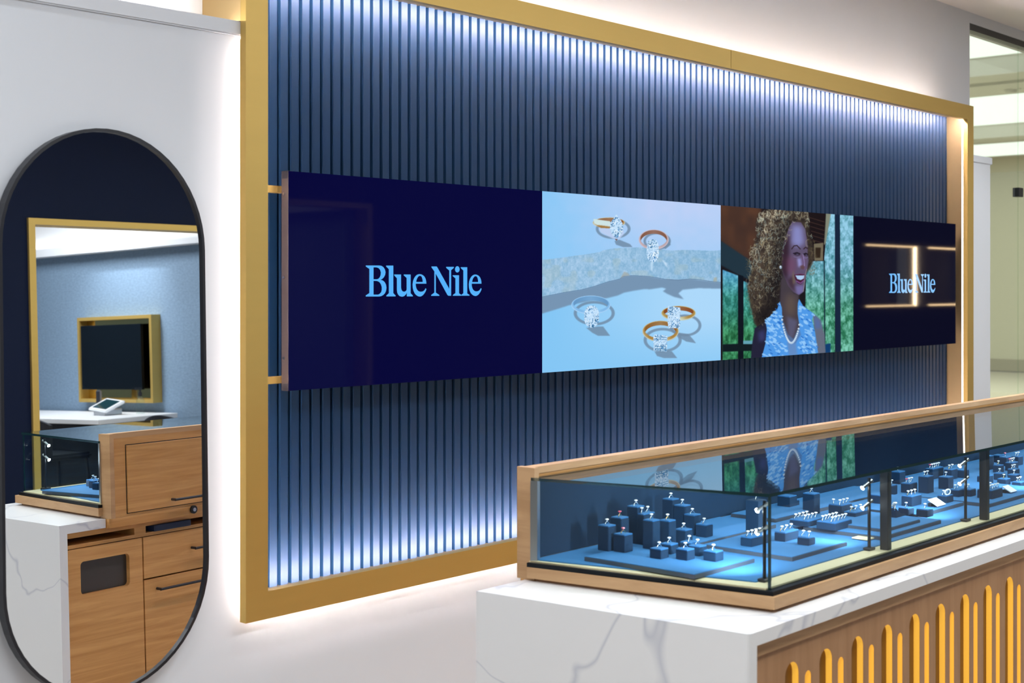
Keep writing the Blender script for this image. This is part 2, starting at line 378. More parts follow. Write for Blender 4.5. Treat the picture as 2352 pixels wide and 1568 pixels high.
# LED strips inside the box, tucked behind the face plate
LED_IN = 400.0
ME_ = mat_emit('cove_led', (1.0, .86, .92), LED_IN)
MW_ = mat_emit('warm_led', (1, .95, .88), 7.0)
ly0, ly1 = 3.388, 3.394
link('led_strip', B(cx0+T+.01, cx1-T-.01, ly0, ly1, cz1-T-.007, cz1-T-.0005), ME_, sign)
link('led_strip', B(cx0+T+.01, cx1-T-.01, ly0, ly1, cz0+T+.0005, cz0+T+.007), ME_, sign)
link('led_strip', B(cx0+T+.0005, cx0+T+.006, ly0, ly1, cz0+T+.03, cz1-T-.03), mat_emit('side_led', (.95, .85, .95), 90), sign)
link('led_strip', B(cx1-T-.004, cx1-T-.0005, 3.386, 3.398, cz0+T+.03, cz1-T-.03), MW_, sign)
# halo LED behind the plate, shining back over the wall
MH_ = mat_emit('halo_led', (1, .86, .80), 1000.0)
hy0, hy1 = FY1+.0002, FY1+.0009
i2 = .047
link('halo_strip', B(FX0+i2-.004, FX0+i2, hy0, hy1, FZ0+.05, CAPT-.06), MH_, sign)
link('halo_strip', B(FX0+.05, FX1-.05, hy0, hy1, FZ0+i2-.004, FZ0+i2), MH_, sign)
link('return_lip', B(FX0, FX0+.0015, FY1, FY1+.0030, FZ0, CAPB-.01), M['gold'], sign)
link('return_lip', B(FX0+.0015, FX1, FY1, FY1+.0030, FZ0, FZ0+.0015), M['gold'], sign)
link('side_cover', B(FX0, FX0+.004, FY1+.0005, UW-.001, CAPT+.001, FZ1), M['goldbox'], sign)
MT_ = mat_emit('upper_halo_led', (1, .89, .84), 62.0)
link('halo_strip', B(FX0+.05, FX1-.06, 3.41, 3.416, FZ1-.049, FZ1-.043), MT_, sign)
bm = bmesh.new(); box(bm, -3.8, FX0-.06, 3.44, 3.452, CAPT+.0005, CAPT+.006); o = link('ledge_led_strip', bm, mat_emit('ledge_led', (1, .93, .88), 55)); setp(o, 'light strip lying along the ledge on top of the thick white wall', 'led strip')  # hidden strip added to brighten the upper left wall

# ------------------------------------------------------------------ painted pictures for the lit displays
class Canvas:
    def __init__(s, w, h, k):   # k: canvas pixels per coordinate unit
        s.k = k; s.W = int(w*k)+1; s.H = int(h*k)+1; s.c = np.zeros((s.H, s.W, 3)); s.Y, s.X = np.mgrid[0:s.H, 0:s.W]; s.X = s.X/k; s.Y = s.Y/k
    def fill(s, col): s.c[:] = col
    def blur(s, m, r):
        r = int(round(r*s.k))
        if r < 1: return m
        for _ in range(2):
            for ax in (0, 1):
                p = np.pad(m, [(r+1, r) if a == ax else (0, 0) for a in (0, 1)], mode='edge'); cs = np.cumsum(p, axis=ax)
                n = m.shape[ax]; hi = np.take(cs, range(2*r+1, 2*r+1+n), axis=ax); lo = np.take(cs, range(0, n), axis=ax); m = (hi-lo)/(2*r+1)
        return m
    def pm(s, pts, blur=0):
        m = np.zeros((s.H, s.W)); P = np.array(pts, float); x0, y0 = P.T; x1, y1 = np.roll(x0, -1), np.roll(y0, -1)
        for r in range(max(0, int(y0.min()*s.k)), min(s.H, int(y0.max()*s.k)+2)):
            y = (r+.01)/s.k; hit = (y0 <= y) != (y1 <= y)
            if not hit.any(): continue
            xx = np.sort(x0[hit]+(y-y0[hit])/(y1[hit]-y0[hit])*(x1[hit]-x0[hit]))*s.k
            for a, b in zip(xx[::2], xx[1::2]): m[r, max(0, int(round(a))):max(0, int(round(b)))] = 1
        return s.blur(m, blur)
    def em(s, cx, cy, rx, ry, ang=0, soft=2.0):
        c, n = math.cos(ang), math.sin(ang); dx, dy = s.X-cx, s.Y-cy
        u = (dx*c+dy*n)/rx; v = (-dx*n+dy*c)/ry; d = (np.sqrt(u*u+v*v)-1)*min(rx, ry); return np.clip(.5-d/soft, 0, 1)
    def put(s, m, col, a=1.0):
        m = (m*a)[..., None]; s.c = s.c*(1-m)+np.array(col, float)*m if not isinstance(col, np.ndarray) or col.ndim == 1 else s.c*(1-m)+col*m
    def poly(s, pts, col, blur=0, a=1.0): s.put(s.pm(pts, blur), col, a)
    def noise(s, sx, sy, seed):
        r = np.random.RandomState(seed); g = r.rand(int(s.H/s.k/sy)+3, int(s.W/s.k/sx)+3); yy = s.Y/sy; xx = s.X/sx
        iy, ix = yy.astype(int), xx.astype(int); fy, fx = yy-iy, xx-ix; fy = fy*fy*(3-2*fy); fx = fx*fx*(3-2*fx)
        return (g[iy, ix]*(1-fx)+g[iy, ix+1]*fx)*(1-fy)+(g[iy+1, ix]*(1-fx)+g[iy+1, ix+1]*fx)*fy
    def stroke(s, pts, wd, col, a=1.0):
        P = [np.array(p, float) for p in pts]
        x0 = max(0, int((min(p[0] for p in P)-wd*2)*s.k)); x1 = min(s.W, int((max(p[0] for p in P)+wd*2)*s.k)+2)
        y0 = max(0, int((min(p[1] for p in P)-wd*2)*s.k)); y1 = min(s.H, int((max(p[1] for p in P)+wd*2)*s.k)+2)
        if x1 <= x0 or y1 <= y0: return
        X = s.X[y0:y1, x0:x1]; Y = s.Y[y0:y1, x0:x1]; d = np.full(X.shape, 1e9)
        for p, q in zip(P, P[1:]):
            v = q-p; L = max(1e-9, v@v); t = np.clip(((X-p[0])*v[0]+(Y-p[1])*v[1])/L, 0, 1); d = np.minimum(d, np.hypot(X-p[0]-t*v[0], Y-p[1]-t*v[1]))
        m = (np.clip(.5-(d-wd/2)/2.0, 0, 1)*a)[..., None]
        s.c[y0:y1, x0:x1] = s.c[y0:y1, x0:x1]*(1-m)+np.array(col, float)*m

def lerp(a, b, t):
    t = t[..., None]; return np.array(a, float)*(1-t)+np.array(b, float)*t

def paint_rings():
    c = Canvas(1568, 1568, .5); X, Y = c.X, c.Y
    c.c = lerp((138, 200, 246), (186, 208, 246), np.clip(X/900, 0, 1)*np.clip(1.2-Y/900, 0, 1)+.12*(c.noise(60, 60, 1)-.5))
    low = c.pm([(0, 880), (500, 830), (900, 760), (1600, 760), (1600, 1600), (0, 1600)])
    c.put(low, lerp((132, 198, 244), (172, 216, 250), np.clip((X-100)/1100, 0, 1)*np.clip((1560-Y)/500, 0, 1)))
    band = [(-20, 596), (60, 590), (180, 575), (290, 560), (400, 545), (490, 530), (520, 515), (600, 500), (700, 495), (800, 490), (880, 495), (1000, 510), (1100, 518), (1180, 512), (1300, 515), (1400, 520), (1600, 508),
            (1600, 785), (1480, 776), (1400, 770), (1310, 756), (1230, 750), (1130, 758), (1020, 752), (960, 740), (880, 728), (760, 722), (680, 728), (655, 750), (560, 772), (440, 812), (340, 838), (200, 860), (100, 880), (-20, 905)]
    sh = [(-20, 905), (100, 880), (200, 860), (340, 838), (440, 812), (560, 772), (655, 750), (680, 728), (760, 722), (880, 728), (1020, 752), (1230, 750), (1400, 770), (1600, 785), (1600, 830), (1400, 828), (1300, 825), (1170, 838), (1135, 868), (1180, 916), (1100, 897), (1040, 870), (1008, 850), (1035, 830), (1000, 820), (900, 835), (860, 832), (760, 848), (690, 862), (640, 885), (560, 905), (400, 930), (240, 965), (130, 1000), (-20, 1045)]
    c.poly(sh, (118, 148, 178), 3)
    n = c.noise(22, 30, 3)*.5+c.noise(8, 10, 4)*.5
    c.put(c.pm(band, 1), lerp((132, 178, 212), (172, 206, 236), np.clip(n*1.3-.15-.25*np.clip((X-600)/600, 0, 1), 0, 1)))
    c.put(c.pm(band, 1)*np.clip((c.noise(70, 50, 9)-.6)*2, 0, .35), (170, 190, 190))
    c.stroke([(p[0], p[1]) for p in band[17:]], 4, (84, 110, 140), .8)
    c.poly([(690, 690), (720, 700), (740, 722), (690, 728), (660, 745)], (170, 165, 150), 4, .6)
    c.poly([(1425, 740), (1450, 735), (1450, 772), (1420, 770)], (170, 170, 150), 3, .7)
    c.poly([(1000, 590), (1040, 620), (1045, 660), (1015, 620)], (215, 235, 255), 3, .7); c.poly([(905, 620), (930, 600), (920, 690), (910, 680)], (205, 232, 252), 3, .7)
    def shadow(cx, cy, rx, ry, wd, tail):
        m = np.clip(c.em(cx, cy, rx, ry)-c.em(cx, cy, rx-wd, ry-wd*.8), 0, 1); c.put(c.blur(m, 2), (112, 138, 164), .85); c.poly(tail, (112, 138, 164), 2, .85)
    def ring(cx, cy, rx, ry, wd, drop, lite, mid, inner, ang=0):
        e0 = c.em(cx, cy, rx, ry, ang); h1 = c.em(cx, cy-wd*.35, rx-wd*.55, ry-wd*.55, ang); h2 = np.minimum(h1, c.em(cx, cy+drop, rx-wd*.6, ry-wd*.5, ang))
        keep = c.c.copy()
        c.put(e0, mid); hl = np.clip(np.sin((X-cx)/rx*5+1.2)*.5+.5, 0, 1)
        c.put(e0*np.clip((Y-cy+ry*.2)/ry, 0, 1), lerp(mid, lite, hl)); 
        c.put(np.clip(e0-c.em(cx, cy-2, rx-5, ry-5, ang), 0, 1), lite, .8)
        c.put(h1, inner); c.put(h1*np.clip(1-np.abs((X-cx)/rx)*1.2, 0, 1), lite, .25)
        c.c = c.c*(1-h2[..., None])+keep*h2[..., None]
    def gem(pts, seed, cx, cy, rx, ry, dk=(28, 92, 140)):
        m = c.pm(pts); c.put(m, (196, 226, 252)); r = random.Random(seed)
        for i in range(230):
            a = r.random()*2*PI; q = math.sqrt(r.random()); x = cx+math.cos(a)*rx*q; y = cy+math.sin(a)*ry*q; L = r.uniform(6, 22); b = a+r.uniform(-.5, .5); wv = r.uniform(2, 6)
            p = [(x, y), (x+math.cos(b)*L+wv, y+math.sin(b)*L), (x+math.cos(b)*L-wv, y+math.sin(b)*L+wv)]
            if not (abs(x-cx) < rx and abs(y-cy) < ry): continue
            c.put(c_mask(p)*m, r.choice([dk, dk, (90, 150, 205), (240, 250, 255), (245, 252, 255), (60, 120, 175)]), .9)
    def c_mask(p): return c.pm(p)
    def oval(cx, cy, rx, ry, pw=2.0): return [(cx+rx*abs(math.cos(t))**(2/pw)*(1 if math.cos(t) > 0 else -1), cy+ry*abs(math.sin(t))**(2/pw)*(1 if math.sin(t) > 0 else -1)) for t in [2*PI*i/40 for i in range(40)]]
    CR, GD, PK, SV = (206, 224, 226), (176, 142, 86), (208, 190, 200), (128, 184, 232)
    # top left
    shadow(600, 340, 142, 82, 24, [(612, 440), (650, 428), (740, 465), (760, 490), (680, 488), (625, 470)])
    c.poly([(480, 330), (570, 335), (630, 420), (680, 330), (690, 380), (650, 425), (600, 420), (500, 370)], (186, 206, 240), 4)
    ring(565, 290, 132, 44, 24, 26, CR, GD, (134, 84, 46))
    c.poly([(440, 258), (575, 278), (580, 318), (470, 308), (444, 296)], (206, 228, 228), 2); c.poly([(460, 312), (580, 322), (575, 336), (500, 332)], (160, 118, 60), 2)
    gem(oval(628, 328, 54, 84, 1.8)+[], 1, 628, 328, 54, 86); c.poly([(612, 240), (628, 222), (642, 242)], (200, 228, 250)); c.poly([(614, 424), (628, 438), (640, 424)], (120, 90, 80))
    # top right
    shadow(960, 440, 112, 72, 20, [(1000, 490), (1060, 440), (1072, 470), (1030, 505)])
    ring(932, 428, 122, 82, 24, 22, PK, (186, 166, 172), (128, 86, 66)); gem(oval(925, 518, 50, 92, 2.6), 2, 925, 518, 50, 94)
    # lower left
    shadow(445, 1030, 168, 100, 26, [(380, 1150), (470, 1140), (520, 1140), (576, 1215), (480, 1216), (430, 1190)])
    ring(418, 962, 160, 76, 30, 24, (176, 216, 250), SV, (100, 150, 196)); gem(oval(425, 1058, 62, 92, 2.2), 3, 425, 1058, 62, 94)
    # lower right pair
    shadow(1190, 1130, 132, 90, 24, [(1140, 1190), (1215, 1200), (1252, 1240), (1280, 1276), (1200, 1262), (1140, 1230)])
    ring(1135, 1030, 140, 60, 34, 20, (206, 214, 190), (170, 134, 66), (132, 70, 34))
    shadow(1005, 1250, 156, 100, 26, [(940, 1345), (1080, 1340), (1125, 1396), (1020, 1398), (960, 1380)])
    ring(988, 1178, 148, 86, 34, 20, (208, 214, 196), (168, 130, 66), (140, 92, 40))
    gem([(1050, 970), (1150, 985), (1152, 1010), (1146, 1155), (1050, 1150), (1046, 1010)], 4, 1100, 1065, 52, 96)
    gem([(940, 1202), (1045, 1215), (1040, 1345), (932, 1338), (930, 1230)], 5, 988, 1272, 58, 72)
    for yy in (1222, 1240, 1300, 1318, 1332): c.stroke([(942, yy), (1036, yy+8)], 5, (44, 110, 160), .8)
    return c, (1240, 430), 3.5636

def paint_portrait():
    c = Canvas(1300, 1541, .62); X, Y = c.X, c.Y; R = random.Random(11)
    n1 = c.noise(26, 44, 1)*.6+c.noise(9, 14, 2)*.4; n2 = c.noise(60, 90, 3)
    c.fill((22, 18, 22))
    c.poly([(0, 20), (400, 60), (380, 560), (300, 700), (0, 360)], (64, 44, 36), 10); c.put(c.pm([(0, 20), (400, 60), (330, 560), (0, 330)], 30)*n2, (96, 62, 42), .8)
    c.poly([(0, 360), (300, 560), (340, 760), (200, 700), (0, 590)], (30, 50, 62), 6)
    win = lerp((34, 108, 96), (92, 184, 176), np.clip(n1*1.7-.4, 0, 1)); top = lerp((60, 140, 190), (120, 190, 230), np.clip(n1*1.5-.3, 0, 1))
    bl = np.clip((Y-640)/260, 0, 1)[..., None]; gr = lerp((26, 88, 52), (78, 166, 116), np.clip(n1*1.7-.4, 0, 1)); b2 = np.clip((Y-980)/260, 0, 1)[..., None]
    scene = (top*(1-bl)+win*bl)*(1-b2)+gr*b2
    c.put(c.pm([(40, 645), (185, 700), (185, 1500), (40, 1500)], 3), scene); c.put(c.pm([(232, 750), (360, 800), (360, 1500), (232, 1500)], 3), scene)
    c.poly([(185, 690), (234, 705), (234, 1500), (185, 1500)], (8, 16, 26), 2); c.poly([(40, 1340), (340, 1330), (330, 1400), (40, 1410)], (10, 24, 28), 3)
    c.poly([(232, 1306), (326, 1306), (322, 1338), (232, 1338)], (96, 160, 176), 2)
    # right hand side
    c.poly([(830, 90), (1010, 120), (985, 560), (890, 560), (840, 400)], (24, 15, 16), 3)
    for i in range(6): c.stroke([(850+i*6, 160+i*42), (985, 200+i*40)], 8, (66, 46, 40), .7)
    c.poly([(890, 405), (978, 395), (975, 560), (895, 560)], (112, 104, 84), 2); c.poly([(905, 440), (955, 440), (950, 535), (905, 535)], (46, 34, 22), 3)
    rs = lerp((62, 128, 140), (150, 206, 232), np.clip(n1*1.6-.35+.25*np.clip((900-Y)/800, 0, 1), 0, 1)); rg = lerp((38, 110, 78), (128, 204, 182), np.clip(n1*1.7-.4, 0, 1)); t = np.clip((Y-620)/420, 0, 1)[..., None]
    sc2 = rs*(1-t)+rg*t
    c.put(c.pm([(1005, 110), (1087, 120), (1087, 1430), (995, 1430), (985, 560), (1000, 400)], 2), sc2); c.put(c.pm([(1130, 120), (1290, 130), (1290, 1430), (1140, 1430)], 2), sc2)
    c.poly([(1005, 110), (1050, 115), (1000, 400), (985, 420)], (128, 134, 116), 4); c.put(c.pm([(820, 566), (990, 566), (990, 1430), (800, 1430)], 2), sc2)
    c.poly([(1086, 110), (1132, 110), (1141, 1430), (1090, 1430)], (17, 34, 58), 2); c.poly([(982, 560), (992, 560), (998, 1430), (986, 1430)], (18, 40, 54), 2)
    c.poly([(995, 1340), (1045, 1330), (1045, 1430), (995, 1430)], (10, 60, 110), 4)
    # hair mass behind
    hair = [(372, 130), (440, 92), (560, 76), (700, 84), (836, 104), (846, 200), (850, 300), (870, 380), (892, 470), (890, 560), (850, 640), (800, 700), (640, 760), (590, 700), (575, 800), (560, 960), (510, 1060), (440, 1120), (372, 1192), (340, 1150), (315, 1050), (292, 950), (270, 800), (318, 640), (308, 470), (362, 320), (350, 200)]
    c.poly(hair, (62, 52, 44), 8)
    # neck, chest, arms
    c.poly([(585, 600), (700, 860), (752, 880), (748, 1000), (770, 1160), (720, 1420), (600, 1420), (560, 1100), (575, 900)], (66, 58, 66), 6)
    c.poly([(640, 860), (720, 900), (715, 1060), (660, 1100), (620, 1000)], (104, 88, 76), 34, .7); c.poly([(640, 1080), (740, 1120), (700, 1290), (650, 1270)], (92, 92, 122), 14, .8)
    c.poly([(340, 1190), (440, 1120), (480, 1300), (440, 1500), (300, 1500), (318, 1320)], (32, 32, 54), 4); c.poly([(370, 1230), (430, 1200), (440, 1300), (380, 1320)], (58, 60, 108), 16, .8)
    c.poly([(880, 1050), (950, 1110), (990, 1250), (1000, 1430), (915, 1430), (900, 1230)], (98, 106, 124), 3); c.poly([(890, 1060), (950, 1120), (960, 1190), (900, 1200)], (86, 106, 156), 14)
    # face
    face = [(690, 196), (770, 205), (812, 270), (826, 360), (834, 430), (832, 500), (842, 560), (828, 640), (818, 700), (808, 780), (795, 850), (752, 882), (700, 856), (650, 790), (604, 680), (590, 560), (600, 440), (630, 330), (660, 250)]
    fm = c.pm(face, 3); c.put(fm, (92, 80, 108))
    def soft(pts, col, b, a): c.put(c.pm(pts, b)*fm, col, a)
    soft([(690, 230), (780, 240), (800, 400), (740, 440), (680, 400)], (136, 140, 198), 24, .9); soft([(590, 430), (660, 300), (660, 520), (640, 760), (580, 650)], (48, 30, 42), 18, .95)
    soft([(640, 520), (720, 530), (730, 640), (680, 700), (630, 640)], (116, 66, 96), 26, .55); soft([(770, 500), (815, 520), (820, 640), (780, 650)], (112, 84, 124), 10, .7)
    soft([(735, 540), (770, 540), (780, 620), (745, 620)], (160, 160, 226), 10, .8); soft([(700, 800), (800, 790), (790, 860), (740, 880)], (120, 112, 172), 12, .8)
    soft([(640, 740), (700, 700), (720, 860), (660, 800)], (60, 40, 50), 14, .8); soft([(700, 640), (715, 760), (700, 790), (690, 700)], (120, 104, 80), 8, .8)
    for pts in ([(684, 452), (704, 424), (732, 420), (762, 452)], [(796, 452), (812, 436), (832, 450)]): c.stroke(pts, 11, (52, 36, 44), .9)
    for (x, y, w_) in ((732, 500, 30), (815, 506, 20)):
        c.put(c.em(x, y, w_, 12, .1, 6), (36, 26, 40), .95); c.put(c.em(x+4, y+3, w_*.45, 5, 0, 4), (116, 112, 150), .6); c.stroke([(x-w_-6, y-6), (x, y-16), (x+w_, y-4)], 6, (20, 14, 22)); c.stroke([(x-w_, y+24), (x, y+32), (x+w_, y+24)], 4, (150, 150, 210), .5)
    c.poly([(760, 612), (786, 600), (804, 618), (796, 646), (768, 636)], (92, 62, 62), 5, .8); c.stroke([(788, 500), (800, 570), (802, 610)], 5, (170, 166, 220), .6)
    c.poly([(708, 690), (760, 682), (808, 690), (800, 740), (770, 784), (735, 770), (715, 730)], (70, 28, 52), 2); c.poly([(718, 698), (760, 700), (802, 698), (796, 728), (768, 742), (736, 732)], (176, 206, 240), 2)
    for xx in (735, 751, 768, 784): c.stroke([(xx, 700), (xx, 734)], 2, (110, 130, 180), .6)
    c.stroke([(712, 690), (760, 682), (808, 688)], 6, (112, 70, 112), .8); c.stroke([(728, 752), (765, 772), (796, 746)], 11, (124, 80, 140), .85); c.stroke([(822, 640), (806, 700), (798, 800), (790, 850)], 5, (186, 178, 150), .5)
    # curls
    def inside(x, y, P):
        r = False; j = len(P)-1
        for i in range(len(P)):
            if (P[i][1] > y) != (P[j][1] > y) and x < (P[j][0]-P[i][0])*(y-P[i][1])/(P[j][1]-P[i][1])+P[i][0]: r = not r
            j = i
        return r
    left = [(372, 120), (560, 76), (700, 84), (836, 104), (845, 200), (780, 180), (690, 190), (650, 300), (600, 440), (590, 640), (575, 800), (555, 960), (510, 1060), (372, 1192), (315, 1050), (262, 800), (300, 600), (300, 470), (350, 300)]
    right = [(790, 190), (850, 180), (858, 300), (884, 420), (896, 540), (880, 620), (850, 700), (836, 560), (838, 440), (822, 320)]
    cols = [(16, 13, 14), (30, 25, 22), (48, 41, 33), (68, 60, 48), (92, 83, 64), (116, 106, 82), (142, 132, 106), (112, 128, 124), (172, 168, 146)]
    for reg, N in ((left, 1500), (right, 260)):
        for i in range(N):
            x = R.uniform(255, 900); y = R.uniform(80, 1190)
            if not inside(x, y, reg): continue
            a0 = R.uniform(0, 2*PI); L = R.uniform(1.5, 4.2); r0 = R.uniform(9, 20); st = 1 if R.random() < .5 else -1
            pts = [(x+r0*math.cos(a0+st*L*k_/6), y+r0*1.35*math.sin(a0+st*L*k_/6)+k_*R.uniform(0, 5)) for k_ in range(7)]
            br = max(0, min(1, 1.15-(y/1400)-max(0, (x-480)/600 if y > 350 else 0)+R.uniform(-.35, .35)))
            ci = int(br*(len(cols)-1)); 
            if reg is right: ci = min(8, max(5, ci+2))
            c.stroke(pts, R.uniform(3, 8), cols[ci], R.uniform(.35, .8))
    for i in range(130):
        x = R.choice([R.uniform(262, 330), R.uniform(850, 905)]); y = R.uniform(450, 1000) if x < 400 else R.uniform(380, 700)
        c.stroke([(x+R.uniform(-18, 18), y+R.uniform(-18, 18)) for _ in range(3)], 2.5, (104, 92, 64), .6)
    hm = c.pm(hair, 6); sh_ = c.blur(c.pm([(560, 300), (640, 180), (700, 200), (640, 330), (600, 480), (590, 700), (575, 900), (540, 1060), (380, 1190), (330, 1080), (420, 1000), (470, 800), (520, 560)]), 30)*hm*(1-fm)
    c.put(sh_, (14, 11, 14), .62)
    lt = c.blur(c.pm([(380, 130), (560, 80), (640, 90), (560, 160), (480, 300), (420, 480), (400, 700), (330, 760), (330, 480), (370, 300)]), 26)*hm
    c.c = c.c*(1+.28*lt[..., None]); dk = np.clip((c.noise(34, 46, 21)-.45)*2, 0, 1)*hm*(1-fm); c.put(dk, (20, 17, 18), .45)
    for i in range(420):
        x = R.uniform(270, 640); y = R.uniform(90, 900)
        if not inside(x, y, left): continue
        a0 = R.uniform(0, 2*PI); r0 = R.uniform(8, 17); k0 = (172, 168, 150) if R.random() < .6 else (128, 146, 146)
        c.stroke([(x+r0*math.cos(a0+j*.5), y+r0*1.3*math.sin(a0+j*.5)) for j in range(5)], R.uniform(2.5, 5), k0, R.uniform(.3, .75)*(1-.6*max(0, (x-480)/200)))
    # sleeveless lace top, pearls, earring
    DB = (78, 152, 230)
    c.poly([(572, 940), (592, 1000), (596, 1100), (615, 1220), (668, 1320), (720, 1300), (758, 1180), (738, 1050), (740, 960), (752, 918), (792, 985), (892, 1056), (872, 1110), (902, 1230), (930, 1420), (402, 1470), (440, 1330), (452, 1200), (438, 1120), (510, 1050), (550, 1010)], DB, 2)
    c.poly([(640, 1320), (720, 1300), (735, 1440), (660, 1450)], (98, 140, 196), 8); c.poly([(600, 1110), (650, 1250), (700, 1290), (750, 1180), (770, 1250), (720, 1330), (660, 1330), (610, 1240)], (84, 118, 170), 5, .8)
    for i in range(330):
        x = R.uniform(400, 930); y = R.uniform(950, 1460)
        if 600 < x < 760 and y < 1330: continue
        if not inside(x, y, [(572, 940), (600, 1100), (640, 1450), (402, 1470), (452, 1200), (438, 1120), (510, 1050)]) and not inside(x, y, [(745, 930), (892, 1056), (875, 1110), (902, 1230), (930, 1420), (740, 1440), (770, 1200), (742, 1050)]): continue
        k_ = R.random(); c.put_small = None
        c.stroke([(x-R.uniform(4, 12), y-R.uniform(0, 8)), (x+R.uniform(2, 12), y+R.uniform(0, 10))], R.uniform(11, 20) if k_ < .8 else 9, (150, 202, 250) if k_ < .8 else (30, 98, 188), .8)
    for i in range(27):
        u = i/26; x = 594+u*160; y = 1112+math.sin(u*PI)**.75*192+u*46
        c.put(c.em(x, y, 9.5, 10, 0, 2.5), (170, 196, 222)); c.put(c.em(x-2, y-3, 4, 4, 0, 3), (238, 248, 255))
    c.put(c.em(580, 622, 12, 16, 0, 3), (150, 170, 190)); c.put(c.em(577, 616, 5, 6, 0, 3), (240, 250, 255))
    return c, (1650, 460), 4.055

def picture_panel(x0, x1, z0, z1, y, nx, nz, paint, parent, name, m):
    c, (ox, oy), sc = paint(); me = bpy.data.meshes.new(name)
    X, Z = np.meshgrid(np.linspace(x0, x1, nx+1), np.linspace(z0, z1, nz+1)); V = np.stack([X, np.full_like(X, y), Z], -1).reshape(-1, 3)
    px = VPX-F_PX/(SN*CS+SN**2*X/y); py = HOR-(Z-EYE)*SN*(VPX-px)/y
    u = np.clip((px-ox)*sc*c.k, 0, c.W-1.001); v = np.clip((py-oy)*sc*c.k, 0, c.H-1.001)
    iu, iv = u.astype(int), v.astype(int); fu, fv = (u-iu)[..., None], (v-iv)[..., None]
    C = (c.c[iv, iu]*(1-fu)+c.c[iv, iu+1]*fu)*(1-fv)+(c.c[iv+1, iu]*(1-fu)+c.c[iv+1, iu+1]*fu)*fv
    C = np.clip(C, 0, 255)/255; C = np.where(C <= .04045, C/12.92, ((C+.055)/1.055)**2.4).reshape(-1, 3)
    idx = np.arange((nx+1)*(nz+1)).reshape(nz+1, nx+1); q = np.stack([idx[:-1, :-1], idx[:-1, 1:], idx[1:, 1:], idx[1:, :-1]], -1).reshape(-1, 4)
    me.vertices.add(len(V)); me.vertices.foreach_set('co', V.ravel()); me.loops.add(q.size); me.loops.foreach_set('vertex_index', q.ravel().astype(np.int32))
    me.polygons.add(len(q)); me.polygons.foreach_set('loop_start', np.arange(0, q.size, 4, dtype=np.int32)); me.update(calc_edges=True)
    at = me.color_attributes.new('picture', 'FLOAT_COLOR', 'POINT'); at.data.foreach_set('color', np.c_[C, np.ones(len(C))].ravel().astype(np.float32))
    me.materials.append(m); o = bpy.data.objects.new(name, me); COL.objects.link(o); o.parent = parent; o.matrix_parent_inverse = parent.matrix_basis.inverted(); return o

def mat_picture():
    m = mat('lit_display_picture', (.003, .003, .004, 1), .06, spec=.5); nt = m.node_tree; b = nt.nodes['Principled BSDF']
    a = nt.nodes.new('ShaderNodeAttribute'); a.attribute_name = 'picture'; nt.links.new(a.outputs['Color'], b.inputs['Emission Color']); b.inputs['Emission Strength'].default_value = 1.0
    return m
MP = mat_picture()
M['navyscreen'] = mat('lit_navy_display', (.003, .003, .006, 1), .028, spec=.12, emis=srgb(0, 0, 52), estr=1)
M['navyscreen2'] = mat('dim_navy_display', (.003, .003, .006, 1), .028, spec=.3, emis=srgb(2, 2, 24), estr=1)
M['letters'] = mat('lit_sky_blue_letters', (0, 0, 0, 1), .1, emis=srgb(86, 178, 252), estr=1.0)

# glyph outlines (traced outline units; 7.587 units per image pixel of the sign)
GL = [
 [[(150,148),(385,148),(425,155),(458,178),(483,215),(495,265),(487,312),(468,350),(440,380),(405,397),(445,408),(478,435),(502,480),(511,535),(503,590),(484,632),(455,662),(420,681),(385,688),(150,688),(150,670),(212,628),(212,208),(150,165)],
  [(285,180),(340,181),(375,195),(400,225),(413,270),(408,318),(392,356),(368,380),(340,388),(285,388)], [(285,415),(345,417),(385,435),(412,472),(428,520),(429,570),(418,612),(395,640),(365,655),(285,655)]],
 [[(505,150),(630,150),(630,630),(670,672),(670,686),(508,686),(508,672),(552,630),(552,212),(505,165)]],
 [[(645,305),(765,305),(765,530),(771,565),(785,592),(808,604),(832,602),(850,590),(862,572),(862,365),(812,320),(812,305),(932,305),(932,632),(970,672),(970,686),(865,686),(865,622),(850,650),(828,675),(800,689),(770,690),(738,680),(714,655),(698,618),(692,570),(692,370),(645,320)]],
 [[(1205,465),(1020,465),(1022,505),(1032,545),(1050,578),(1075,598),(1103,605),(1135,602),(1160,590),(1180,568),(1193,543),(1207,560),(1195,595),(1175,630),(1150,662),(1122,682),(1095,690),(1062,684),(1030,665),(1003,635),(982,592),(969,540),(965,480),(972,425),(988,378),(1012,338),(1042,310),(1080,298),(1115,302),(1148,318),(1175,345),(1193,382),(1203,425)],
  [(1028,435),(1142,435),(1140,400),(1132,365),(1120,340),(1105,330),(1085,328),(1065,342),(1045,372),(1033,405)]],
 [[(1295,165),(1385,165),(1400,185),(1605,555),(1605,235),(1552,190),(1550,172),(1685,172),(1685,190),(1637,230),(1637,675),(1590,675),(1572,660),(1370,290),(1370,620),(1432,662),(1432,677),(1290,677),(1290,662),(1345,620),(1345,250),(1295,180)]],
 [[(1665,318),(1775,318),(1775,632),(1811,658),(1811,675),(1668,675),(1668,662),(1712,628),(1712,372),(1665,332)], [(1745+40*math.cos(t), 215+55*math.sin(t)) for t in [2*PI*i/24 for i in range(24)]]],
 [[(1805,178),(1918,178),(1918,635),(1957,660),(1957,674),(1813,674),(1813,660),(1850,632),(1850,235),(1805,192)]]]
GL.append([[(1945+(x-965)*.921, 305+(y-298)*.957) for x, y in s] for s in GL[3]])

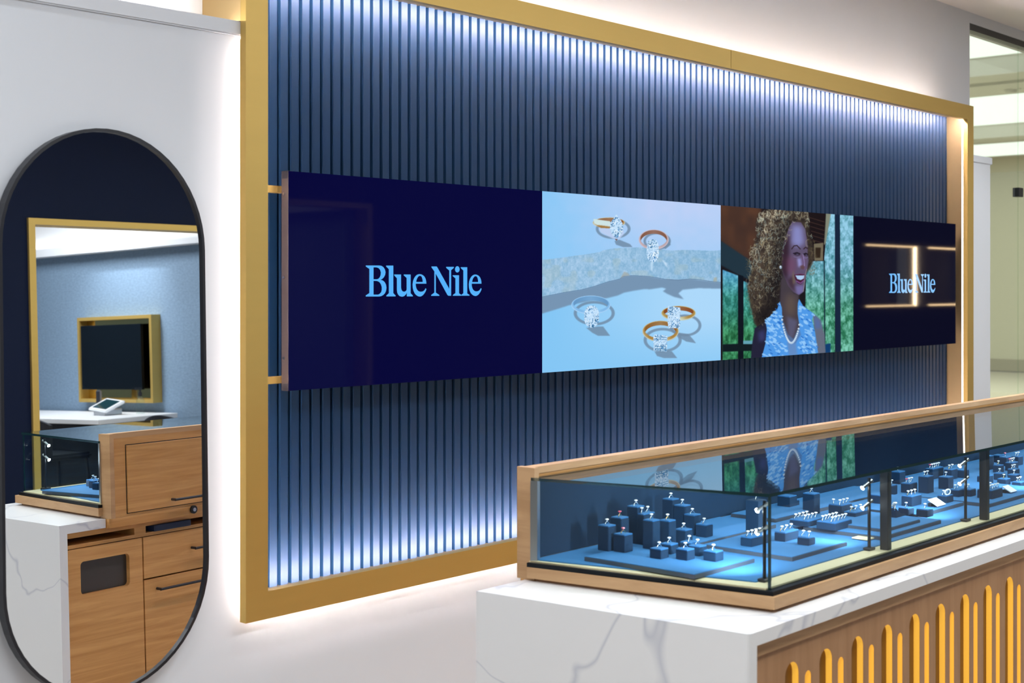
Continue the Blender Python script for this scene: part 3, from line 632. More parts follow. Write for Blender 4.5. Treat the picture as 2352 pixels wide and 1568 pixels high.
SY = 3.376; SX0 = 2.748; PWD = 1.2098; SZ0, SZ1 = EYE-.3213, EYE+.3592
LBL = ['display panel with white-blue lettering on navy, at the left end of the video wall', 'display panel showing five diamond rings on pale blue stone',
       'display panel showing a smiling curly-haired woman in pearls', 'dark navy display panel with lettering, at the right end of the video wall']
for i in range(4):
    a = SX0+i*PWD+.0006; b = SX0+(i+1)*PWD-.0006
    t = thing('video_display', LBL[i], 'screen', ((a+b)/2, SY+.03, SZ0), 'video wall display panels')
    bm = bmesh.new(); box(bm, a, b, SY+.0015, SY+.034, SZ0, SZ1); box(bm, a+.04, b-.04, SY+.034, SY+.05, SZ0+.03, SZ1-.03)
    link('casing', bm, M['casing'], t)
    if i == 0:
        link('corner_cap', B(a-.0015, a+.02, SY+.003, SY+.030, SZ1-.022, SZ1+.001), M['black'], t)
        link('corner_cap', B(a-.0015, a+.02, SY+.003, SY+.030, SZ0-.001, SZ0+.022), M['black'], t)
        for zz in (SZ1-.07, EYE+.03, SZ0+.1):
            bm = bmesh.new(); cyl(bm, (a-.003, SY+.022, zz), (a+.002, SY+.022, zz), .004, 10); link('screw', bm, M['chrome'], t)
    if i in (0, 3):
        bm = bmesh.new(); box(bm, a, b, SY, SY+.0014, SZ0, SZ1); link('screen', bm, M['navyscreen'] if i == 0 else M['navyscreen2'], t)
        off = 0 if i == 0 else 3.697
        def tw(co, off=off):
            p = W(820+co[0]/7.587, 590+(-co[1])/7.587, SY); return Vector((p.x+off, SY-.0008, p.z))
        bm_all = None
        o = curve_fill([[(x, -y) for x, y in s] for gset in GL for s in gset], t, 'lettering', M['letters'], 0, tw); o['label'] = 'sky blue serif lettering'
    elif i == 1: picture_panel(a, b, SZ0, SZ1, SY, 430, 420, paint_rings, t, 'screen', MP)
    else: picture_panel(a, b, SZ0, SZ1, SY, 360, 370, paint_portrait, t, 'screen', MP)
t = thing('mounting_rail', 'brass mounting rails holding the video wall in front of the blue flutes', 'bracket', (5.1, 3.45, EYE))
for z in (EYE+.305, EYE-.29):
    link('rail', B(cx0+T, SX0+4.83, 3.429, 3.452, z-.011, z+.011), M['gold'], t)
    for xx in (3.3, 4.6, 5.8, 7.0): link('spacer', B(xx, xx+.05, 3.452, 3.486, z-.02, z+.02), M['black'], t)

# ------------------------------------------------------------------ pill mirror
MY, MPIT = math.radians(2.4), math.radians(1.2)
nrm = Vector((math.sin(MY), -math.cos(MY)*math.cos(MPIT), math.sin(MPIT))).normalized()
e1 = Vector((0, 0, 1)).cross(nrm).normalized(); e1 = -e1 if e1.x < 0 else e1; e2 = nrm.cross(e1); e2 = -e2 if e2.z < 0 else e2
mc = Vector((2.104, 3.352, EYE-.338)); hw, hh = .327, .772
mir = thing('pill_mirror', 'tall pill-shaped wall mirror with thin black rim on the white wall', 'mirror', mc)
def pill(k, n=28):
    pts = []; r = hw-k; s = hh-hw
    for i in range(n+1): t = PI*i/n; pts.append((r*math.cos(t), s+r*math.sin(t)))
    for i in range(n+1): t = PI+PI*i/n; pts.append((r*math.cos(t), -s+r*math.sin(t)))
    return pts
def mp(p, d): return mc+e1*p[0]+e2*p[1]+nrm*d
bm = bmesh.new(); bm.faces.new([bm.verts.new(mp(p, .0)) for p in pill(.006)]); link('mirror_glass', bm, M['mirror'], mir)
bm = bmesh.new(); loops = [[bm.verts.new(mp(p, d)) for p in pill(k)] for k, d in ((.009, -.012), (.009, .008), (.0, .008), (.0, -.022))]
N = len(loops[0])
for l0, l1 in zip(loops, loops[1:]):
    for i in range(N): bm.faces.new((l0[i], l0[(i+1) % N], l1[(i+1) % N], l1[i]))
bm.faces.new(loops[-1]); link('rim', bm, M['black'], mir)

# ------------------------------------------------------------------ counter
CB = 7.0
MBZ, MTZ = 1.55-.806, 1.55-.775
EX = lambda y, xf, yf, xb, yb: xf+(xb-xf)*(y-yf)/(yb-yf)
m0 = lambda y: EX(y, 2.665, 1.665, 2.583, 2.424)
ctr = thing('display_counter', 'long white quartz counter with waterfall end and slotted oak front', 'counter', (4.8, 2.05, 0))
def soft_poly(poly, idx, r, n=4):
    out = []
    for i, p in enumerate(poly):
        if i in idx:
            p = Vector(p); a = (Vector(poly[i-1])-p).normalized(); b = (Vector(poly[(i+1) % len(poly)])-p).normalized()
            for k in range(n+1):
                t = k/n; out.append(tuple(p+a*r*(1-t)**2+b*r*t**2))
        else: out.append(p)
    return out
bm = bmesh.new(); prism(bm, soft_poly([(m0(1.665), 1.665), (CB, 1.665), (CB, 2.389), (2.772, 2.389), (2.772, 2.424), (m0(2.424), 2.424)], (0,), .012), MBZ, MTZ)
link('worktop', bm, M['marble'], ctr)
bm = bmesh.new(); prism(bm, soft_poly([(m0(1.665), 1.665), (m0(1.665)+.031, 1.665), (m0(2.424)+.031, 2.424), (m0(2.424), 2.424)], (0,), .012), 0, MBZ)
link('end_panel', bm, M['marble'], ctr)
# slotted oak front
SD = 1.68
def pillpts(cx, zt, zb, r, n=12):
    return [(cx+r*math.cos(PI*i/n), zt-r+r*math.sin(PI*i/n)) for i in range(n+1)]+[(cx+r*math.cos(PI+PI*i/n), zb+r+r*math.sin(PI+PI*i/n)) for i in range(n+1)]
slots = []
k = -1
while True:
    cxs = 2.874+.1605*k; k += 1
    if cxs > CB-.1: break
    if k > 0: slots.append((cxs, .669, .031))
    if cxs+.0715 < CB-.06: slots.append((cxs+.0745, .634, .0145))
ZB = .13
outer = [(m0(SD)+.034, .01), (CB, .01), (CB, MBZ-.003), (m0(SD)+.034, MBZ-.003)]
def fr(co): return Vector((co[0], SD+.009-co[2], co[1]))
o = curve_fill([outer]+[pillpts(c_, zt, ZB, r) for c_, zt, r in slots], ctr, 'front_panel', M['woodv'], .018, fr)
link('backing', B(m0(SD)+.04, CB, SD+.020, SD+.030, .01, MBZ-.01), M['woodv'], ctr)
bm = bmesh.new(); box(bm, m0(SD)+.034, CB, SD-.005, SD-.0005, MBZ-.030, MBZ-.004); link('front_trim', bm, M['wood'], ctr)
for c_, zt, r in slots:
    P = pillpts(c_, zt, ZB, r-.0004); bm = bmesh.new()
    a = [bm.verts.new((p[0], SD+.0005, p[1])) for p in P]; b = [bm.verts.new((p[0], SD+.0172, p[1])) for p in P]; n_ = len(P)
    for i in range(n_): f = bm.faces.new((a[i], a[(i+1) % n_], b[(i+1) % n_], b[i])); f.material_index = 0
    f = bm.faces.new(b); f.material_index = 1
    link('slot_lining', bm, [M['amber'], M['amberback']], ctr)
# staff side
YS = 2.41
bm = bmesh.new(); x0 = m0(2.42)+.034; zt = MBZ-.002
def fx(x): return x
box(bm, x0, CB, 2.30, YS, zt-.018, zt)                # top rail under the stone

box(bm, 2.905, 2.955, 1.9, YS, .70, zt-.018)
prism(bm, [(m0(1.9)+.034, 1.9), (CB, 1.9), (CB, YS), (m0(YS)+.034, YS)], .688, .700); box(bm, CB-.02, CB, 1.75, YS, .05, zt-.018)
box(bm, x0+.04, CB, 1.9, 1.92, .70, zt-.018)
prism(bm, [(m0(1.78)+.034, 1.78), (CB, 1.78), (CB, YS-.022), (m0(YS-.022)+.034, YS-.022)], .08, .688)
link('carcass', bm, M['woodh'], ctr)
bm = bmesh.new(); prism(bm, [(m0(1.76)+.034, 1.76), (CB, 1.76), (CB, YS-.05), (m0(YS-.05)+.034, YS-.05)], 0, .08); link('plinth', bm, M['black'], ctr)
# cut-out door
def rr(x0, x1, z0, z1, r, n=5):
    out = []
    for (cx, cz, a) in ((x1-r, z1-r, 0), (x0+r, z1-r, PI/2), (x0+r, z0+r, PI), (x1-r, z0+r, 1.5*PI)):
        for i in range(n+1): t = a+PI/2*i/n; out.append((cx+r*math.cos(t), cz+r*math.sin(t)))
    return out
def bk(co): return Vector((co[0], YS-.009+co[2], co[1]))
d = curve_fill([[(x0+.002, .085), (2.937, .085), (2.937, .685), (x0+.002, .685)], rr(2.674, 2.88, .524, .638, .014)], ctr, 'door', M['woodh'], .018, bk)
link('door_cutout', B(2.66, 2.895, YS-.0215, YS-.0185, .51, .65), M['smoke'], ctr)
def handle(x0, x1, z, y, par):
    bm = bmesh.new(); cyl(bm, (x0, y+.028, z), (x1, y+.028, z), .005, 10); cyl(bm, (x0+.006, y, z), (x0+.006, y+.028, z), .005, 8); cyl(bm, (x1-.006, y, z), (x1-.006, y+.028, z), .005, 8)
    return link('handle', bm, M['black'], par, True)
for ux in (2.943, 3.55, 4.16):
    dr = link('drawer', B(ux, ux+.60, YS-.018, YS, .536, .685), M['woodh'], ctr); handle(ux+.215, ux+.385, .616, YS, dr)
    dd = link('door', B(ux, ux+.60, YS-.018, YS, .085, .530), M['woodh'], ctr); handle(ux+.05, ux+.33, .492, YS, dd)
bx = link('storage_box', bevel(B(2.985, 3.155, 2.28, YS+.012, .7005, .7235), .002, 1), M['navybox']); setp(bx, 'flat navy box on the open shelf under the counter', 'box')

# ------------------------------------------------------------------ glass display case
GZT = EYE-.495; GZB = EYE-.722
gl0 = lambda y: EX(y, 2.891, 1.751, 2.766, 2.410)
YB0, YB1 = 2.405, 2.442
FZ = EYE-.722
case = thing('glass_display_case', 'long glass jewellery case with oak base and back rail on the white counter', 'display case', (4.8, 2.05, MTZ))
bm = bmesh.new(); w0 = lambda y: gl0(y)-.022
prism(bm, [(w0(1.727), 1.727), (CB, 1.727), (CB, YB0), (w0(YB0)+.012, YB0)], MTZ+.009, EYE-.737)
link('base', bm, M['wood'], case)
bm = bmesh.new(); prism(bm, [(w0(1.74)+.02, 1.745), (CB-.01, 1.745), (CB-.01, YB0), (w0(YB0)+.03, YB0)], MTZ, MTZ+.009); link('shadow_gap', bm, M['woodv'], case)
bm = bmesh.new(); prism(bm, [(gl0(1.737)-.010, 1.737), (CB, 1.737), (CB, YB0), (gl0(YB0)-.010, YB0)], EYE-.737, FZ-.004); link('black_band', bm, M['blackgloss'], case)
bm = bmesh.new(); prism(bm, [(gl0(1.76)+.0, 1.76), (CB-.01, 1.76), (CB-.01, YB0), (gl0(YB0), YB0)], FZ-.004, FZ); link('cream_ledge', bm, M['cream'], case)
bm = bmesh.new(); prism(bm, [(gl0(1.81)+.05, 1.812), (CB-.02, 1.812), (CB-.02, YB0-.004), (gl0(YB0)+.012, YB0-.004)], FZ, FZ+.003); link('display_floor', bm, M['fabric'], case)
# back body: oak box with drop doors on the staff side, blue lining inside
bz0, bz1 = MTZ+.0005, EYE-.478
link('rear_fascia', B(2.774, CB, YB0-.0, YB1, MTZ-.033, MTZ), M['woodh'], ctr)
bx0 = 2.774
bm = bmesh.new()
box(bm, bx0, bx0+.018, YB0-.012, YB1+.012, bz0, bz1)
link('end_stile', bm, M['wood'], case)
bm = bmesh.new(); box(bm, bx0+.018, CB, YB0+.004, YB1, bz1-.018, bz1); link('back_rail', bm, M['wood'], case)
bm = bmesh.new(); box(bm, bx0+.018, CB, YB0+.006, YB1, bz0, bz1-.018)
link('back_panel', bm, M['woodh'], case)
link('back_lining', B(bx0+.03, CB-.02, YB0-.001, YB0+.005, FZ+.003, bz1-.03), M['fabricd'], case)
for ux in (2.852, 3.95, 5.05):
    dd = link('drop_door', bevel(B(ux, ux+1.04, YB1, YB1+.006, .787, 1.026), .001, 1), M['woodh'], case)
    hx = ux+.19; bm = bmesh.new(); cyl(bm, (hx, YB1+.03, .812), (hx+.30, YB1+.03, .812), .005, 10); cyl(bm, (hx+.005, YB1+.006, .812), (hx+.005, YB1+.03, .812), .005, 8); cyl(bm, (hx+.295, YB1+.006, .812), (hx+.295, YB1+.03, .812), .005, 8)
    link('handle', bm, M['black'], dd, True)
    bm = bmesh.new(); cyl(bm, (ux+.296, YB1, .762), (ux+.296, YB1+.008, .762), .015, 18); lk = link('lock', bm, M['black'], case, True)
    bm = bmesh.new(); cyl(bm, (ux+.296, YB1+.008, .762), (ux+.296, YB1+.011, .762), .007, 12); link('keyhole', bm, M['chrome'], lk, True)
    bm = bmesh.new()
    for q in ((ux-.003, ux, .784, 1.029), (ux+1.04, ux+1.043, .784, 1.029), (ux, ux+1.04, 1.026, 1.029), (ux, ux+1.04, .784, .787)): box(bm, q[0], q[1], YB1, YB1+.0005, q[2], q[3])
    link('door_gap', bm, M['dark'], case)
# glass
GT = .008
def tiltz(y): return .008*max(0.0, (y-1.751)/(2.41-1.751))
bm = bmesh.new()
poly = [(gl0(1.751), 1.751), (CB, 1.751), (CB, 2.400), (gl0(2.400), 2.400)]
lo = [bm.verts.new((p[0], p[1], GZT-GT-tiltz(p[1]))) for p in poly]; hi = [bm.verts.new((p[0], p[1], GZT-tiltz(p[1]))) for p in poly]
bm.faces.new(lo[::-1]); bm.faces.new(hi)
for i in range(4): f = bm.faces.new((lo[i], lo[(i+1) % 4], hi[(i+1) % 4], hi[i])); f.material_index = 1
link('top_glass', bm, [M['glass'], M['glassedge']], case)
JN = [3.525, 4.185, 4.95, 5.7, 6.4]
ed = [gl0(1.755)+.008]+JN+[CB]
for a, b in zip(ed, ed[1:]):
    link('front_glass', B(a+.001, b-.001, 1.752, 1.758, FZ-.004, GZT-GT), M['arglass'], case)
bm = bmesh.new(); prism(bm, [(gl0(1.752), 1.752), (gl0(1.752)+.006, 1.752), (gl0(2.40)+.006, 2.40), (gl0(2.40), 2.40)], FZ-.004, GZT-GT); link('end_glass', bm, M['arglass'], case)
bm = bmesh.new(); box(bm, gl0(1.752)+.0062, gl0(1.752)+.009, 1.7515, 1.759, FZ-.004, GZT-GT); link('glass_corner', bm, M['glassedge'], case)
bm = bmesh.new(); prism(bm, [(gl0(2.36)+.001, 2.385), (gl0(2.36)+.012, 2.385), (gl0(2.4)+.012, 2.403), (gl0(2.4)+.001, 2.403)], FZ, GZT-GT-.008); link('end_channel', bm, M['chrome'], case)
for x_ in JN:
    link('joint_post', bevel(B(x_, x_+.022, 1.762, 1.786, FZ, GZT-GT-.001), .001, 1), M['black'], case)

# lamps inside the case
LC = (.80, .90, 1.0)
for i, x_ in enumerate((2.957, 3.500, 4.128, 4.87, 5.6, 6.3)):
    y_ = 1.805
    lab = ['slim black case lamp in the front left corner of the glass case', 'slim black twin-head case lamp beside the first glass joint post', 'slim black twin-head case lamp beside the second glass joint post',
           'slim black case lamp just beyond the right edge, fourth along the case', 'slim black case lamp, fifth along the case', 'slim black case lamp, last along the case'][i]
    t = thing('case_lamp', lab, 'lamp', (x_, y_, FZ), 'case lamps')
    bm = bmesh.new(); box(bm, x_-.017, x_+.017, y_-.011, y_+.011, FZ, FZ+.008); bevel(bm, .002, 1); link('foot', bm, M['black'], t)
    bm = bmesh.new(); cyl(bm, (x_, y_, FZ+.008), (x_, y_, FZ+.198), .0045, 12); link('pole', bm, M['black'], t, True)
    for zz, dx in ((FZ+.185, .35), (FZ+.13, .2)):
        a = Vector((x_, y_, zz)); dr_ = Vector((-.75 if i else .1, .35 if i else .8, -.5)).normalized()
        bm = bmesh.new(); cyl(bm, a-dr_*.012, a+dr_*.026, .0046, 14); h = link('lamp_head', bm, M['chrome'], t, True)
        bm = bmesh.new(); cyl(bm, a+dr_*.0262, a+dr_*.0275, .0060, 14); link('lens', bm, mat_emit('lamp_lens', (.95, .98, 1), 90) if 'lamp_lens' not in bpy.data.materials else bpy.data.materials['lamp_lens'], h)
        add_light_spot('case_lamp_light', a+dr_*.032, (x_+dx*(1 if i == 0 else .3), 2.2, FZ), 5.2, LC, 2.2, 1.0, .008, t)

# ------------------------------------------------------------------ trays, risers, rings
def tray(x0, x1, y0, y1, z, h, label, group='velvet display trays'):
    t = thing('display_tray', label, 'tray', ((x0+x1)/2, (y0+y1)/2, z), group)
    link('tray_base', B(x0, x1, y0, y1, z, z+h-.002), M['trayside'], t)
    link('pad', bevel(B(x0+.0015, x1-.0015, y0+.0015, y1-.0015, z+h-.002, z+h), .0006, 1), M['fabric'], t); return z+h
TF = FZ+.003
tray(2.850, 3.126, 1.938, 2.285, TF, .012, 'dark-edged blue tray at the left end of the case, under many small risers')
tray(3.205, 3.500, 1.872, 2.150, TF, .012, 'dark-edged blue tray behind the corner lamp, under the low wide risers')
tray(3.640, 4.02, 1.835, 2.09, TF, .012, 'dark-edged blue tray between the two glass joint posts')
tray(3.70, 3.93, 1.86, 1.985, TF+.012, .010, 'small raised blue tray under the open ring stand')
tray(4.06, 4.40, 1.93, 2.20, TF, .012, 'dark-edged blue tray behind the second case lamp')
tray(4.42, 4.90, 1.85, 2.15, TF, .012, 'dark-edged blue tray at the right edge of the photo')
tray(3.16, 3.62, 2.17, 2.37, TF, .012, 'dark-edged blue tray by the case back, left half')
tray(3.70, 4.5, 2.22, 2.38, TF, .012, 'dark-edged blue tray by the case back, right half')

# ring master (local coordinates, base of the ring at the slot)
def ring_meshes():
    bm = bmesh.new(); R0, r0, n, s = .0086, .0011, 18, 8; prev = None
    for i in range(n+1):
        t = -.15+(PI+.3)*i/n; c = Vector((R0*math.cos(t), 0, R0*math.sin(t))); d = Vector((math.cos(t), 0, math.sin(t)))
        cur = [bm.verts.new(c+d*r0*math.cos(q)+Vector((0, 1, 0))*r0*1.3*math.sin(q)) for q in [2*PI*j/s for j in range(s)]]
        if prev:
            for j in range(s): bm.faces.new((prev[j], prev[(j+1) % s], cur[(j+1) % s], cur[j]))
        else: bm.faces.new(cur[::-1])
        prev = cur
    bm.faces.new(prev); band = bpy.data.meshes.new('band'); bmesh.ops.recalc_face_normals(bm, faces=bm.faces[:]); bm.to_mesh(band); bm.free()
    for p in band.polygons: p.use_smooth = True
    bm = bmesh.new(); n = 8; g = .0056; zb = R0+.0008
    tip = bm.verts.new((0, 0, zb)); gd = [bm.verts.new((g*math.cos(2*PI*i/n), g*math.sin(2*PI*i/n), zb+.0050)) for i in range(n)]; tb = [bm.verts.new((g*.58*math.cos(2*PI*(i+.5)/n), g*.58*math.sin(2*PI*(i+.5)/n), zb+.0072)) for i in range(n)]
    for i in range(n):
        bm.faces.new((tip, gd[(i+1) % n], gd[i])); bm.faces.new((gd[i], gd[(i+1) % n], tb[i])); bm.faces.new((tb[i], gd[(i+1) % n], tb[(i+1) % n]))
    bm.faces.new(tb); gem = bpy.data.meshes.new('gemstone'); bmesh.ops.recalc_face_normals(bm, faces=bm.faces[:]); bm.to_mesh(gem); bm.free()
    return band, gem
BAND, GEM = ring_meshes(); BAND.materials.append(M['silver']); GEM.materials.append(M['gem'])
BANDG = BAND.copy(); BANDG.materials.clear(); BANDG.materials.append(M['goldr']); GEMP = GEM.copy(); GEMP.materials.clear(); GEMP.materials.append(M['pink'])
def ring(x, y, z, ang, label, group, s=1.0, gold=False, pink=False):
    t = thing('ring', label, 'ring', (x, y, z), group); t.matrix_basis = Matrix.Translation((x, y, z)) @ Matrix.Rotation(ang, 4, 'Z') @ Matrix.Diagonal((s, s, s, 1))
    for nm, me in (('band', BANDG if gold else BAND), ('gemstone', GEMP if pink else GEM)):
        o = bpy.data.objects.new(nm, me); COL.objects.link(o); o.parent = t
    return t
ORD = ['first', 'second', 'third', 'fourth', 'fifth', 'sixth']
def riser(px, py, h, wx, wy, where, rings=1, z=None, shade='blue', rlabel=None, kind='block', gold=0, pink=0):
    """px, py: centre of the top face in the photograph; h height above its tray"""
    z = TF+.012 if z is None else z
    p = WZ(px, py, z+h); x, y = p.x, min(p.y, YB0-.012-wy/2)
    t = thing('ring_riser', where, 'riser', (x, y, z), 'blue suede ring risers')
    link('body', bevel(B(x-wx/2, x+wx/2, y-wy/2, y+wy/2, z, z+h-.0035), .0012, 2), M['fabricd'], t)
    link('top_pad', bevel(B(x-wx/2+.0004, x+wx/2-.0004, y-wy/2+.0004, y+wy/2-.0004, z+h-.0035, z+h), .0011, 2), M['fabric'], t)  # same suede as the body, kept lighter so tops read as lit
    cols = max(1, min(rings, int(wx/.019))); rows = max(1, math.ceil(rings/cols)); k = 0
    for r_ in range(rows):
        for c_ in range(cols):
            if k >= rings: break
            rx = x-wx/2+wx*(c_+.5)/cols; ry = y-wy/2+wy*(r_+.5)/rows
            if rings == 1: ring(rx, ry, z+h-.0005, random.uniform(-.2, .5), 'diamond ring on the '+where, None, 1.0, k < gold, k < pink)
            else: ring(rx, ry, z+h-.0005, random.uniform(-.2, .5), ('diamond ring, '+(ORD[c_]+' from left on the ' if rows == 1 else ORD[c_]+' in '+('front', 'second', 'third', 'rear')[r_]+' row, on the ')+where), 'rings on the '+where, 1.0, k < gold, k < pink)
            k += 1
    return t
def Rg3(x, y): return 1180+x/3.92, 1020+y/3.92
def Rg4(x, y): return 1700+x/3.607, 980+y/3.607
# left tray
L = [(840,722,.068,.036,'tall blue riser at the far left'), (985,800,.048,.038,'stout riser before the leftmost one'), (955,650,.082,.036,'tall blue riser second from left'),
     (1100,550,.103,.036,'tall riser at the left tray back'), (1240,675,.078,.034,'tall narrow riser amid the left tray'), (1385,677,.072,.034,'riser just right of mid left tray'),
     (1415,485,.095,.036,'tallest riser topping the stair'), (1518,542,.080,.036,'riser one step below the tallest'), (1608,625,.058,.036,'riser two steps below the tallest'), (1715,712,.036,.036,'lowest riser of the stair'),
     (1530,758,.042,.036,'small riser between stair and front row'), (1310,930,.026,.036,'leftmost low riser of front row'), (1400,888,.026,.036,'second low riser of front row'),
     (1580,872,.030,.036,'low riser just behind front row'), (1545,935,.028,.036,'centre low riser of front row'), (1655,905,.026,.036,'low riser right of front-row centre'), (1798,952,.026,.038,'rightmost low riser of front row')]
for i, (a, b, h, wd, lab) in enumerate(L):
    p = Rg3(a, b); riser(*p, h, wd, wd, lab, 1, pink=1 if i in (1, 2) else 0, gold=1 if i in (1, 2, 5) else 0)
p = Rg3(1180, 612); riser(*p, .085, .055, .032, 'broad riser behind the tall narrow one', 2)
L4 = [  # (x, y, h, wx, wy, rings, base z, label)
 (130,890,.026,.100,.036,5,None,'long low riser by the corner lamp'), (385,855,.026,.075,.034,3,None,'low riser just right of the case corner'),
 (548,905,.022,.036,.036,2,None,'lone small riser on second tray'), (545,755,.018,.085,.062,8,None,'left wide flat riser of the pair'),
 (780,768,.024,.100,.062,10,None,'right wide flat riser of the pair'), (830,632,.040,.070,.045,4,TF,'four-ring riser behind the wide pair'),
 (960,690,.026,.085,.040,3,TF,'three-ring riser by second case lamp'), (590,545,.066,.040,.040,1,TF,'tall riser behind the case corner'),
 (400,600,.030,.055,.050,0,TF,'empty low riser behind the case corner'), (390,565,.046,.048,.045,0,TF,'empty riser backing the low one behind the corner'),
 (1310,365,.045,.048,.034,1,TF,'riser left of the long back row'), (1230,480,.034,.070,.032,3,TF,'long riser past first joint post'), (1400,458,.034,.060,.034,3,TF,'long riser ending that row'),
 (1150,555,.040,.055,.035,0,TF,'empty riser behind the second case lamp'), (1540,402,.070,.045,.036,2,TF,'tall two-ring riser in mid case'), (1705,408,.055,.045,.036,1,TF,'tall one-ring riser in mid case'),
 (1420,560,.034,.072,.036,3,None,'three-ring riser behind the curved cradle'), (1375,665,.022,.042,.034,1,None,'low one-ring riser behind raised tray'), (1530,675,.024,.045,.036,1,None,'low one-ring riser right of raised tray'),
 (1700,560,.024,.050,.034,2,None,'low low two-ring riser behind white card'), (1610,335,.040,.095,.030,5,TF,'long five-ring riser at case back'), (1745,345,.038,.055,.030,2,TF,'two-ring back riser near second lamp'),
 (1840,350,.030,.050,.034,0,TF,'empty back riser by the second joint post'), (1795,512,.024,.050,.036,2,None,'two-ring riser left of second post'), (1890,510,.024,.045,.036,1,None,'one-ring riser touching second joint post'),
 (2070,508,.030,.088,.052,8,None,'wide eight-ring riser past second post'), (2045,235,.055,.050,.036,1,TF,'tall riser past the second post'), (2030,400,.034,.065,.034,2,TF,'long two-ring riser behind the wide one'),
 (2140,230,.030,.050,.030,0,TF,'empty far back riser'), (2195,245,.036,.048,.030,1,TF,'far back riser with a single ring'), (2295,240,.036,.050,.030,2,TF,'far back riser at right edge'),
 (2140,312,.030,.036,.030,1,TF,'small riser with tinted ring'), (2250,290,.032,.060,.030,3,TF,'stepped three-ring riser at right'), (2265,345,.028,.045,.030,2,TF,'stepped two-ring riser at right'),
 (2150,378,.026,.040,.030,1,TF,'small riser below the tinted ring'), (2270,390,.026,.045,.030,1,TF,'small riser right of lower steps'), (2185,425,.024,.045,.032,1,TF,'low riser left of right card'), (2310,450,.024,.050,.032,2,TF,'low riser above the right card')]
for i, (a, b, h, wx, wy, n_, z_, lab) in enumerate(L4):
    p = Rg4(a, b); riser(*p, h, wx, wy, lab, n_, z=z_, gold=1 if i % 5 == 1 else 0, pink=1 if i in (12, 20, 26, 29, 32) else 0)
# tall stand by the corner lamp
p = WZ(1737, 1147, TF+.125); x, y = p.x, p.y
t = thing('ring_stand', 'tall grey-blue ring stand behind the corner lamp', 'ring stand', (x, y, TF))
bm = B(x-.024, x+.024, y-.02, y+.02, TF+.035, TF+.125); bevel(bm, .0015, 2); link('block', bm, M['fabricd'], t)
bm = bmesh.new(); cyl(bm, (x, y, TF+.004), (x, y, TF+.035), .011, 14); link('stem', bm, M['black'], t, True)
bm = bmesh.new(); cyl(bm, (x, y, TF), (x, y, TF+.004), .028, 18); link('foot', bm, M['black'], t, True)
ring(x, y, TF+.1245, .3, 'diamond ring on top of the tall grey-blue stand', None)
# open ring stand (curved cradle)
p = WZ(1700+1285/3.607, 980+742/3.607, TF+.022); x, y = p.x, p.y
t = thing('ring_cradle', 'curved blue cradle holding large rings on the small raised tray', 'ring stand', (x, y, TF+.022))
bm = bmesh.new(); n = 12
for i in range(n):
    a0, a1 = i/n, (i+1)/n; f = lambda u: (x-.022+.07*u, TF+.022+.026*(1-u)**2)
    (xa, za), (xb, zb) = f(a0), f(a1); v = [bm.verts.new(q) for q in ((xa, y-.014, TF+.022), (xb, y-.014, TF+.022), (xb, y+.014, TF+.022), (xa, y+.014, TF+.022), (xa, y-.014, za+.002), (xb, y-.014, zb+.002), (xb, y+.014, zb+.002), (xa, y+.014, za+.002))]
    for q in ((0,3,2,1),(4,5,6,7),(0,1,5,4),(1,2,6,5),(2,3,7,6),(3,0,4,7)): bm.faces.new([v[j] for j in q])
bmesh.ops.remove_doubles(bm, verts=bm.verts[:], dist=1e-5)
link('cradle', bm, M['fabricd'], t)
for k in range(3): ring(x-.014+.007*k, y+.006*(k-1), TF+.046-.006*k, .4+.3*k, ['left large diamond ring highest on the curved cradle', 'middle large diamond ring on the curved cradle', 'right large diamond ring lowest on the curved cradle'][k], 'rings on the curved cradle', 1.35)
# bracelet on riser
p = WZ(1700+1695/3.607, 980+550/3.607, TF+.04); x, y = p.x, p.y
bm = bmesh.new()
for i in range(22):
    a = 2*PI*i/22; cxx, czz = x+.020*math.cos(a), TF+.045+.009*math.sin(a)
    bmesh.ops.create_icosphere(bm, subdivisions=1, radius=.0026, matrix=Matrix.Translation((cxx, y-.01, czz)))
o = link('diamond_bracelet', bm, M['gem']); setp(o, 'round diamond bracelet on the low riser behind the white card', 'bracelet')
# cards
def card(px, py, z, w_, d_, label, tilt=0.5, m='card'):
    p = WZ(px, py, z+.012); x, y = p.x, p.y
    t = thing('price_card', label, 'card', (x, y, z), 'printed cards in the case'); bm = bmesh.new()
    rot = Matrix.Translation((x, y, z+.004+math.sin(tilt)*d_/2)) @ Matrix.Rotation(tilt, 4, 'X')
    v = box(bm, -w_/2, w_/2, -d_/2, d_/2, -.0015, .0015); bmesh.ops.transform(bm, matrix=rot, verts=bm.verts[:]); link('card', bm, M[m], t)
    if tilt > .1:
        bm = bmesh.new(); v = box(bm, -w_/2+.002, w_/2-.002, d_/2-.012, d_/2-.002, -.0015-d_*math.sin(tilt)*.8, -.0016); bmesh.ops.transform(bm, matrix=Matrix.Translation((x, y, z+.004+math.sin(tilt)*d_/2)), verts=bm.verts[:]); link('stand', bm, M['black'], t)
    return t
card(1700+1630/3.607, 980+625/3.607, TF+.012, .060, .038, 'tilted white card in the middle of the case')
card(1700+2232/3.607, 980+515/3.607, TF+.012, .050, .036, 'tilted white card right of the second joint post')
card(1700+1060/3.607, 980+885/3.607, TF, .10, .05, 'flat cream card lying beside the first joint post', 0.0, 'cream')

